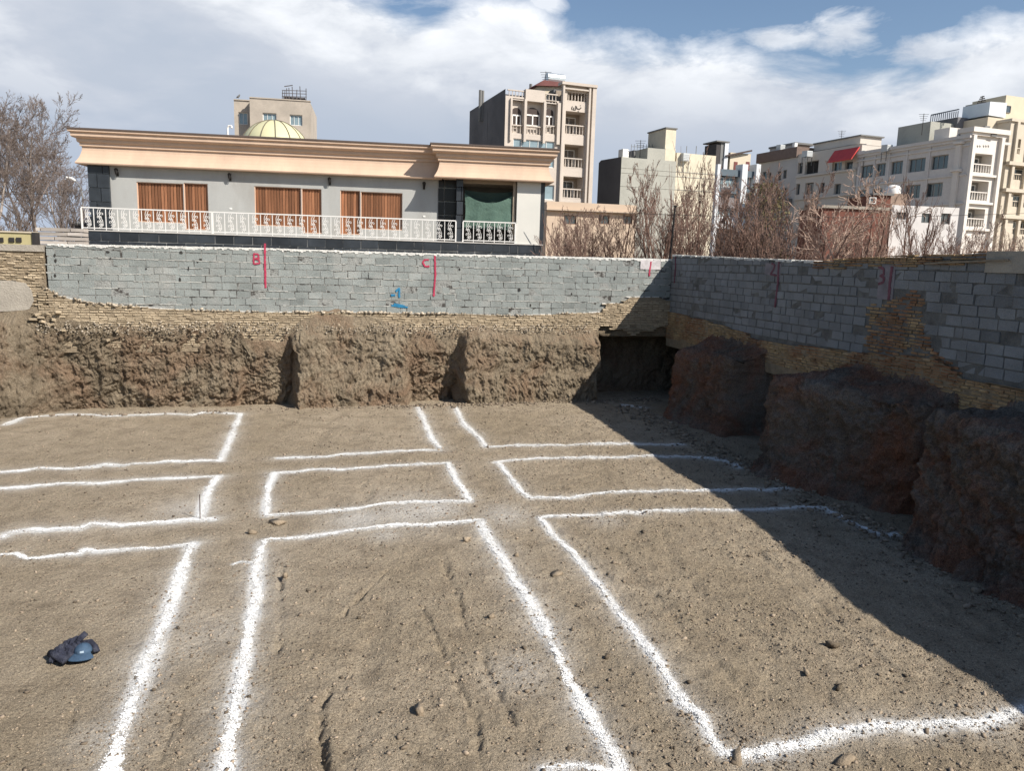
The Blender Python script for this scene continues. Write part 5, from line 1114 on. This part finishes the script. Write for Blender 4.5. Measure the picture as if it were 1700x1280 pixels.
def right_cream():
    o = corner(1674, 90, 240); g = Frame(o, az=AZS); f = Frame(o, az=AZF); m = mat('warm_cream_stone', (.54, .48, .39), .85, .06, .5, fine=.05, finescale=4)
    t = thing('apartment_block', 'cream apartment block with open balconies cut off by the right edge of the photo', 'building', (*f.P(3, 0, -4)[:2], GZ)); sR = f.S(1790, 300); zt = f.Z(1680, 201); L = 4.0
    hs = [R4(f, 1681, 230, 1694, 256), R4(f, 1681, 277, 1712, 300), R4(f, 1681, 322, 1715, 345), R4(f, 1681, 366, 1712, 390)]
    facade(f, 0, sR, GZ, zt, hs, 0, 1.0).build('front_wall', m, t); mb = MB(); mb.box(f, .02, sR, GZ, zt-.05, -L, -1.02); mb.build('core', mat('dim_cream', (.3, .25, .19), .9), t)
    mb = MB(); mb.box(f, -.0, .3, GZ, zt-.02, -L, -.003); mb.box(f, -.15, sR+.1, zt, zt+.3, -L-.1, .2); mb.build('side_wall', m, t)
    for h in hs:
        mb = MB(); balustrade(mb, f, h[0], h[1], h[2], h[2]+.75, -.1, .3); mb.build('balustrade', m, t); window(t, f, (h[0]+.2, h[1]-.2, h[2]+.05, h[3]-.1), -.8, .07, 2, 1, None, m_glass)
    mb = MB()
    for y in (268, 313, 357): mb.box(f, .0, sR, f.Z(1675, y+6), f.Z(1675, y), -1.5, .45)
    for x in (1674, 1696): mb.box(f, f.S(x, 300), f.S(x+4, 300), GZ, zt-.01, .003, .3)
    mb.build('balcony_slab', m, t)
    a = f.S(1664, 180, -5); box_part(t, f, f.S(1668, 180, -4.5), sR, zt, f.Z(1690, 160, -4.5), -9, -4.5, 'roof_house', mat('pale_cream', (.56, .5, .38), .9, .05, 1)); box_part(t, f, f.S(1650, 180, -6), f.S(1668, 180, -6)-.01, zt, f.Z(1660, 166, -6), -10, -6, 'roof_house', m_greyb)
    window(t, f, R4(f, 1669, 175, 1677, 187, -4.5), -4.3, .06, 1, 1, m_conc, m_glass)
right_cream()
def low_things():
    # brick hut, white low house
    o = corner(1440, 48); f = Frame(o, az=84); t = thing('brick_hut', 'dark red brick hut with flat roof seen through the bare trees', 'hut', (*f.P(1, 0, -1.5)[:2], GZ)); m = mat('dark_red_brick', (.17, .07, .05), .9, .2, 1.5, .4, 8)
    sR = f.S(1478, 340); zt = f.Z(1460, 324); box_part(t, f, 0, sR, GZ, zt, -3, 0, 'wall', m); mb = MB(); mb.box(f, -.1, sR+.1, zt, zt+.12, -3.1, .15); mb.build('roof', m_conc, t); window(t, f, R4(f, 1443, 327, 1454, 338), .14, .05, 1, 1, m_white, m_glass)
    o = corner(1360, 46); f = Frame(o, az=84); t = thing('brick_shed', 'long low red brick wall with a pale coping behind the forked bare tree', 'shed', (*f.P(1, 0, -1.5)[:2], GZ)); sR = f.S(1470, 370); zt = f.Z(1420, 347); box_part(t, f, 0, sR, GZ, zt, -3, 0, 'wall', m); box_part(t, f, -.1, sR+.1, zt, zt+.16, -3.1, .12, 'coping', m_plaster)
    o = corner(1472, 52); f = Frame(o, az=80); t = thing('low_building', 'low whitewashed building with small dark windows under the long grey block', 'building', (*f.P(2, 0, -2)[:2], GZ)); m = mat('whitewash_wall', (.60, .58, .56), .9, .1, .8, .3, 4); sR = f.S(1590, 370); zt = f.Z(1530, 342)
    hs = [R4(f, 1488, 352, 1504, 364), R4(f, 1530, 354, 1546, 370), R4(f, 1562, 354, 1578, 372)]; facade(f, 0, sR, GZ, zt, hs, 0, .2).build('wall', m, t)
    for h in hs: window(t, f, h, 0, .05, 2, 1, m_conc, m_glass)
    mb = MB(); mb.box(f, .02, sR-.02, GZ, zt-.02, -4, -.21); mb.box(f, 0, f.S(1512, 345), zt, f.Z(1495, 320), -3, -.5); mb.build('roof_hut', mat('rough_brown_wall', (.30, .22, .17), .9, .2, 1), t)
    s, z = f.sz(1482, 321, -1.5); q = f.P(s, z+.35, -1.5); tk = thing('water_tank', 'white rounded plastic water tank on the low whitewashed building', 'tank', q); mb = MB(); mb.tube([(q[0], q[1], z-.35), (q[0], q[1], z-.2), (q[0], q[1], z+.35), (q[0], q[1], z+.5), (q[0], q[1], z+.56)], [.4, .48, .48, .34, .12], 14); mb.build('tank_body', m_white, tk, smooth=True)
    # left: ochre parapet with dark vents, grey slabs
    o = corner(-60, 30); f = Frame(o, az=80); t = thing('garden_wall', 'ochre yellow garden wall with two dark vents at far left', 'wall', (*f.P(2, 0, 0)[:2], GZ)); m = mat('ochre_render', (.42, .37, .20), .9, .08, 2); zt = f.Z(30, 386); sR = f.S(56, 395); box_part(t, f, 0, sR, GZ, zt, -.3, 0, 'wall', m); box_part(t, f, -.05, sR+.05, zt, zt+.05, -.35, .05, 'coping', m_cream)
    for x0, x1 in ((15, 24), (27, 36), (-4, 6)): r_ = R4(f, x0, 394, x1, 402); box_part(t, f, r_[0], r_[1], r_[2], r_[3], .0, .05, 'vent', m_dark, .01)
    box_part(t, f, f.S(54, 395), f.S(60, 395), GZ, zt+.03, -.34, .06, 'post', m_dark)
    o = corner(62, 32); f = Frame(o, az=80); t = thing('slab_wall', 'low pale wall of stacked concrete slabs beside the house plinth', 'wall', (*f.P(1, 0, 0)[:2], GZ)); mb = masonry(f, 0, f.S(140, 395), GZ, f.Z(100, 381), 1.2, .17, .02, 0, 77, jit=.03, depth=.5, tv=.15); mb.build('slabs', mat('pale_slab', (.42, .38, .34), .9, .12, 2, tint=True), t)
    # grey tiled kiosk roof beside the house, street lamp
    o = corner(123, 44); f = Frame(o, az=80); t = thing('garden_shed', 'small shed with low dark roof beside the left end of the house', 'shed', (*f.P(.7, 0, -.5)[:2], GZ)); a = f.S(150, 370); box_part(t, f, .1, a, GZ, f.Z(135, 373), -2, -.1, 'wall', m_plaster); mb = MB(); z0, z1 = f.Z(135, 374), f.Z(135, 366); mb.hexa([f.P(-.1, z0, .2), f.P(a+.1, z0, .2), f.P(a+.1, z0+.1, .2), f.P(-.1, z0+.1, .2), f.P(.1, z1, -2.2), f.P(a, z1, -2.2), f.P(a, z1+.1, -2.2), f.P(.1, z1+.1, -2.2)]); mb.build('roof', m_conc, t)
    q = at(137, 330, 60); z0, z1 = GZ, at(137, 302, 60)[2]; t = thing('street_lamp', 'street lamp with curved arm left of the house, among the bare branches', 'lamp', (q[0], q[1], GZ)); x, y = q[0], q[1]
    mb = MB(); mb.tube([(x, y, z0), (x, y, z1-1.0), (x-.15, y, z1-.3), (x-.5, y, z1+.1)], [.08, .06, .05, .04], 6); mb.build('pole', m_conc, t); mb = MB(); mb.tube([(x-.45, y, z1+.08), (x-.7, y, z1+.22), (x-1.1, y, z1+.28), (x-1.2, y, z1+.24)], [.06, .13, .12, .03], 7); mb.build('lamp_head', m_white, t)
    q = at(1113, 430, 30); zt = at(1115, 343, 30)[2]; t = thing('pole', 'thin dark upright pole among the reddish trees near the corner of the walls', 'pole', (q[0], q[1], GZ)); mb = MB(); mb.tube([(q[0]-.1, q[1], GZ), (q[0]+.06, q[1], zt)], [.05, .035], 6); mb.build('shaft', m_dark, t); mb = MB(); mb.box(Frame((q[0], q[1]), az=90), .0, .12, zt, zt+.05, -.05, .05); mb.build('top', m_dark, t)
    for y0, y1, xa, xb, Y, lab in ((348, 352, 900, 1760, 31, 'thin overhead wire crossing the reddish trees behind the walls'), (316, 315, -80, 150, 45, 'thin overhead wire crossing the big bare trees on the left')):
        a = at(xa, y0, Y); b = at(xb, y1, Y+2); pts = []
        for k in range(25): u = k/24; p = a*(1-u)+b*u; pts.append((p[0], p[1], p[2]-.25*math.sin(math.pi*u)))
        mb = MB(); mb.tube(pts, .012, 4); tag(mb.build('overhead_wire', m_dark), lab, 'wire')
low_things()
# ==== PART3 ==== trees
def tubes_np(segs, k):
    """segs: array n x 8 (p0, p1, r0, r1) -> open tubes with k sides"""
    A = np.array(segs, float); p0, p1, r0, r1 = A[:, :3], A[:, 3:6], A[:, 6], A[:, 7]; n = len(A)
    d = p1-p0; d /= np.linalg.norm(d, axis=1)[:, None]+1e-9
    ref = np.where(np.abs(d[:, 2:3]) < .9, np.array([[0, 0, 1.]]), np.array([[1., 0, 0]])); u = np.cross(d, ref); u /= np.linalg.norm(u, axis=1)[:, None]; w = np.cross(d, u)
    V = np.zeros((n, 2*k, 3))
    for j in range(k):
        a = 2*math.pi*j/k; o = u*math.cos(a)+w*math.sin(a); V[:, j] = p0+o*r0[:, None]; V[:, k+j] = p1+o*r1[:, None]
    F1 = np.array([[j, (j+1) % k, k+(j+1) % k, k+j] for j in range(k)]); Fc = (np.arange(n)[:, None, None]*2*k+F1[None]).reshape(-1, 4)
    return V.reshape(-1, 3), Fc
def grow(seed, height, stems, levels, spread, up, kids, ratio, r0, wig=.18, lenf=.42, first=.25, maxseg=16000, rmin=.006, droop=0):
    rng = random.Random(seed); thick = []; thin = []
    def br(p, d, L, r, lev):
        n = 5 if lev == 0 else (4 if lev < 3 else 3)
        pts = [p]; dirs = []
        for i in range(n):
            d = Vector((d.x+rng.gauss(0, wig), d.y+rng.gauss(0, wig), d.z+rng.gauss(0, wig*.6)+up*(.25 if lev else .1)-droop*lev)).normalized()
            p = p+d*(L/n); pts.append(p); dirs.append(d)
        for i in range(n):
            a, b = r*(1-.75*i/n), r*(1-.75*(i+1)/n); sg = (*pts[i], *pts[i+1], max(a, rmin), max(b, rmin*.8)); (thick if lev < 1 else thin).append(sg)
        if lev >= levels or len(thin) > maxseg: return
        m = kids[min(lev, len(kids)-1)]
        for c in range(m):
            u = first+(1-first)*(c+rng.random())/m if lev == 0 else .2+.8*(c+rng.random())/m; i = min(n-1, int(u*n)); q = pts[i]+(pts[i+1]-pts[i])*(u*n-i); dd = dirs[i]
            a = rng.uniform(0, 6.283); s = dd.orthogonal().normalized(); s.rotate(__import__('mathutils').Quaternion(dd, a)); ang = spread*rng.uniform(.6, 1.3)
            nd = (dd*math.cos(ang)+s*math.sin(ang)).normalized(); br(q, nd, L*lenf*rng.uniform(.7, 1.25)*(1.25-.55*u), max(rmin, r*(1-.7*u)*ratio), lev+1)
    for s in range(stems):
        a = rng.uniform(0, 6.283); t = rng.uniform(.05, .4) if stems > 1 else .03
        br(Vector((math.cos(a)*.12*(stems > 1), math.sin(a)*.12*(stems > 1), -.1)), Vector((math.cos(a)*t, math.sin(a)*t, 1)).normalized(), height*rng.uniform(.8, 1.05), r0*rng.uniform(.8, 1.1), 0)
    return thick, thin
def tree_meshes(nm, *a, **k):
    th, tn = grow(*a, **k); V, Fc = tubes_np(th, 6); m1 = fast_mesh(nm+'_trunk', V, Fc, smooth=True); V, Fc = tubes_np(tn, 3); m2 = fast_mesh(nm+'_branches', V, Fc); return m1, m2
def place_tree(name, meshes, mts, x, y, rz, sc_, label, group=None, cat='tree', sz=None):
    t = thing(name, label, cat, (x, y, GZ-.05), group); t.rotation_euler = (0, 0, rz); t.scale = (sc_, sc_, sz or sc_)
    for me, n, mt in zip(meshes, ('trunk', 'branches'), mts):
        if not me.materials: me.materials.append(mt)
        o = bpy.data.objects.new(n, me); col.objects.link(o); o.parent = t
    return t
def trees():
    bark = mat('grey_bark', (.20, .165, .14), .95, .2, 6, .4, 20); twig = mat('grey_brown_twigs', (.185, .148, .128), .95, .2, .5); pale = mat('pale_bark', (.36, .31, .27), .95, .2, 6)
    rbark = mat('reddish_bark', (.17, .10, .075), .95, .2, 6); rtwig = mat('reddish_twigs', (.205, .135, .108), .95, .25, .8); ptwig = mat('pale_pinkish_twigs', (.40, .29, .23), .95, .2, 1)
    big = [tree_meshes('big_tree', s, 11.8, 1, 5, .72, .42, (15, 7, 6, 5, 3), .55, .17, wig=.12, lenf=.46, first=.12, maxseg=34000, rmin=.011) for s in (3, 8)]
    L = [(72, 60, 0, .96, 0.3, 'tallest bare tree left of the house, standing nearest to it'), (-10, 56, 1, .86, 1.2, 'big bare tree cut by the left edge of the photo'), (28, 66, 0, .92, 2.6, 'hazy bare tree between the tallest one and the left edge'), (110, 72, 1, .8, 4.0, 'lower bare tree half behind the left end of the house')]
    for px, Y, k, s, rz, lab in L:
        q = at(px, 420, Y); place_tree('bare_tree', big[k], (pale if k else bark, twig), q[0], q[1], rz, s, lab, 'big bare trees left of the house')
    sh = [tree_meshes('shrub', s, 3.3, 5, 4, .55, .75, (8, 5, 4, 3), .6, .035, wig=.16, lenf=.45, first=.1, maxseg=5200, rmin=.006) for s in (21, 22, 23)]
    tl = [tree_meshes('fruit_tree', s, 4.6, 3, 4, .42, 1.0, (8, 5, 4, 3), .6, .05, wig=.12, lenf=.42, first=.3, maxseg=5200, rmin=.006) for s in (31, 32)]
    rng = random.Random(12); shl = [(a.copy(), b.copy()) for a, b in sh]
    for i, (px, Y) in enumerate([(3, 40), (40, 43), (100, 42), (128, 45)]):
        q = at(px, 420, Y); place_tree('bare_shrub', shl[i % 3], (bark, twig), q[0], q[1], i*1.3, 1.15+.1*i, 'grey brown bare shrub under the big trees left of the house', 'bare shrubs under the big trees left of the house', 'shrub')
    # distinct trees behind the right wall
    D = [(962, 33, 1.0, sh[0], 'forked bare shrub right beside the dark end of the house plinth', rtwig), (1092, 33, 1.12, tl[0], 'tall upright bare tree in front of the grey blank building', rtwig), (1150, 36, 1.25, tl[1], 'tall upright bare tree in front of the cream wall', rtwig)]
    for i, (px, Y, s, me, lab, tw) in enumerate(D):
        q = at(px, 420, Y); place_tree('bare_tree', me, (rbark, tw), q[0], q[1], i*2.1, s, lab)
    f1 = tree_meshes('forked_tree', 44, 3.7, 4, 4, .75, .35, (6, 4, 4, 3), .62, .075, wig=.2, lenf=.5, first=.25, maxseg=4200, rmin=.009)
    q = at(1400, 420, 26); place_tree('bare_tree', f1, (rbark, ptwig), q[0], q[1], .6, 1.05, 'wide pale forked tree in front of the red brick shed')
    q = at(1655, 420, 21); place_tree('bare_tree', f1, (rbark, rtwig), q[0], q[1], 2.9, .62, 'dark spreading tree close behind the wall near the right edge')
    q = at(1540, 420, 29); place_tree('bare_tree', (tl[0][0].copy(), tl[0][1].copy()), (bark, twig), q[0], q[1], 2.9, .95, 'greyish upright bare tree in front of the low whitewashed building')
    k = 0
    for px in range(915, 1790, 25):
        for _ in range(rng.choice((1, 1, 2))):
            Y = rng.uniform(27, 43); x = px+rng.uniform(-14, 14); q = at(x, 420, Y); s = rng.choice((.75, .95, 1.1, 1.3, 1.45))*rng.uniform(.9, 1.1)*(Y/34)**.6*(.85 if x < 1060 else 1.0 if x < 1330 else .8)
            place_tree('bare_shrub', sh[k % 3], (rbark, rtwig), q[0], q[1], rng.uniform(0, 6), s, 'reddish bare shrub in the thicket behind the right hand walls', 'reddish bare shrubs behind the walls', 'shrub', s*rng.uniform(.85, 1.1)); k += 1
    # dry brush right behind the wall top
    th, tn = grow(71, 1.5, 4, 3, .9, .2, (7, 5, 4), .6, .012, wig=.3, lenf=.55, first=.1, maxseg=700, rmin=.005); VV = []; FF = []; n0 = 0
    V0, F0 = tubes_np(th+tn, 3)
    for i in range(34):
        s = 1.5+i*.36; q = FR.P(s+rng.uniform(-.2, .2), 0, -rng.uniform(1.4, 2.8)); a = rng.uniform(0, 6.28); c, s_ = math.cos(a), math.sin(a); k_ = rng.uniform(.8, 1.25)
        W = np.stack([V0[:, 0]*c-V0[:, 1]*s_, V0[:, 0]*s_+V0[:, 1]*c, V0[:, 2]*1.0], -1)*k_+np.array([q[0], q[1], GZ+.15]); VV.append(W); FF.append(F0+n0); n0 += len(W)
    struct(link('dry_brush', fast_mesh('dry_brush', np.concatenate(VV), np.concatenate(FF)), rtwig), 'stuff', 'tangle of dry brush rising just behind the right wall')
    # olive green bush
    m_leaf = mat('olive_leaves', (.15, .13, .06), .85, .35, 1.5, tint=True); q = at(1262, 420, 36)
    nr = np.random.RandomState(4); n = 6500; th_ = nr.rand(n)*6.283; zz = nr.rand(n); rad = 1.35*np.sqrt(nr.rand(n))*np.sqrt(np.clip(1-((zz-.42)/.62)**2, 0, 1)); x = rad*np.cos(th_); y = rad*np.sin(th_); z = .2+zz*5.2
    kp = fbm(x*1.6+9, z*1.6+y, 7, 3) > -.06; x, y, z = x[kp], y[kp], z[kp]; n = len(x); c = np.stack([x, y, z], -1); a = nr.normal(size=(n, 3)); a /= np.linalg.norm(a, axis=1)[:, None]; b = np.cross(a, nr.normal(size=(n, 3))); b /= np.linalg.norm(b, axis=1)[:, None]
    l = .05*(.6+nr.rand(n))[:, None]; V = np.stack([c-a*l, c+b*l*.45, c+a*l, c-b*l*.45], 1).reshape(-1, 3)
    t = thing('olive_bush', 'olive green leafy bush in front of the farthest grey block', 'bush', (q[0], q[1], GZ)); me = fast_mesh('foliage', V, np.arange(4*n).reshape(-1, 4), {'tint': np.repeat(.7+.7*nr.rand(n), 4)}); me.materials.append(m_leaf); o = bpy.data.objects.new('foliage', me); col.objects.link(o); o.parent = t
    m1 = sh[0][1]; o = bpy.data.objects.new('branches', m1); col.objects.link(o); o.parent = t; o.scale = (.7, .7, 1.1)
trees()

def roof_items():
    m_c = mat('cooler_sheet', (.5, .52, .52), .6, .1, 2); k = 0
    for px, py, Y, w, lab in ((960, 139, 79, .8, 'evaporative air cooler on the roof of the tall cream block'), (1140, 254, 82, .8, 'grey air cooler on the roof of the cream blank wall'), (1345, 250, 108, 1.0, 'air cooler on the beige block left of its roof hut'),
                          (1300, 240, 116, .9, 'air cooler on the farthest grey block'), (1440, 250, 100, .9, 'air cooler at the far end of the long grey block roof'), (1478, 240, 96, .9, 'second air cooler along the long grey block roof')):
        q = at(px, py, Y); z = q[2]-1.9; t = thing('air_cooler', lab, 'air cooler', (q[0], q[1], z)); f = Frame(q[:2], az=AZF); mb = MB(); mb.box(f, -w/2, w/2, z+1.1, z+1.95, -w, 0, taper=.04)
        for i in range(4): mb.box(f, -w/2+.08, w/2-.08, z+1.22+i*.17, z+1.27+i*.17, .002, .03)
        mb.build('casing', m_c, t); mb = MB()
        for a in (-w/2+.05, w/2-.1):
            for d in (-w+.05, -.1): mb.box(f, a, a+.06, z, z+1.1, d, d+.06)
        mb.build('stand', m_conc, t)
    for px, y0, y1, Y, lab in ((905, 140, 118, 80, 'thin television aerial left of the roof tank of the tall block'), (1062, 250, 232, 82, 'thin television aerial on the grey blank building'), (1395, 232, 216, 108, 'television aerial above the red canopy'), (1530, 210, 188, 90, 'television aerial on the long grey block')):
        a = at(px, y0+14, Y); b = at(px, y1, Y); mb = MB(); mb.tube([tuple(a), (a[0], a[1], b[2])], .035, 4)
        for i in range(4): h = b[2]-.1-.22*i; w = .55-.08*i; mb.tube([(a[0]-w, a[1], h), (a[0]+w, a[1], h+.03)], .022, 4)
        tag(mb.build('aerial', m_dark), lab, 'aerial')
roof_items()
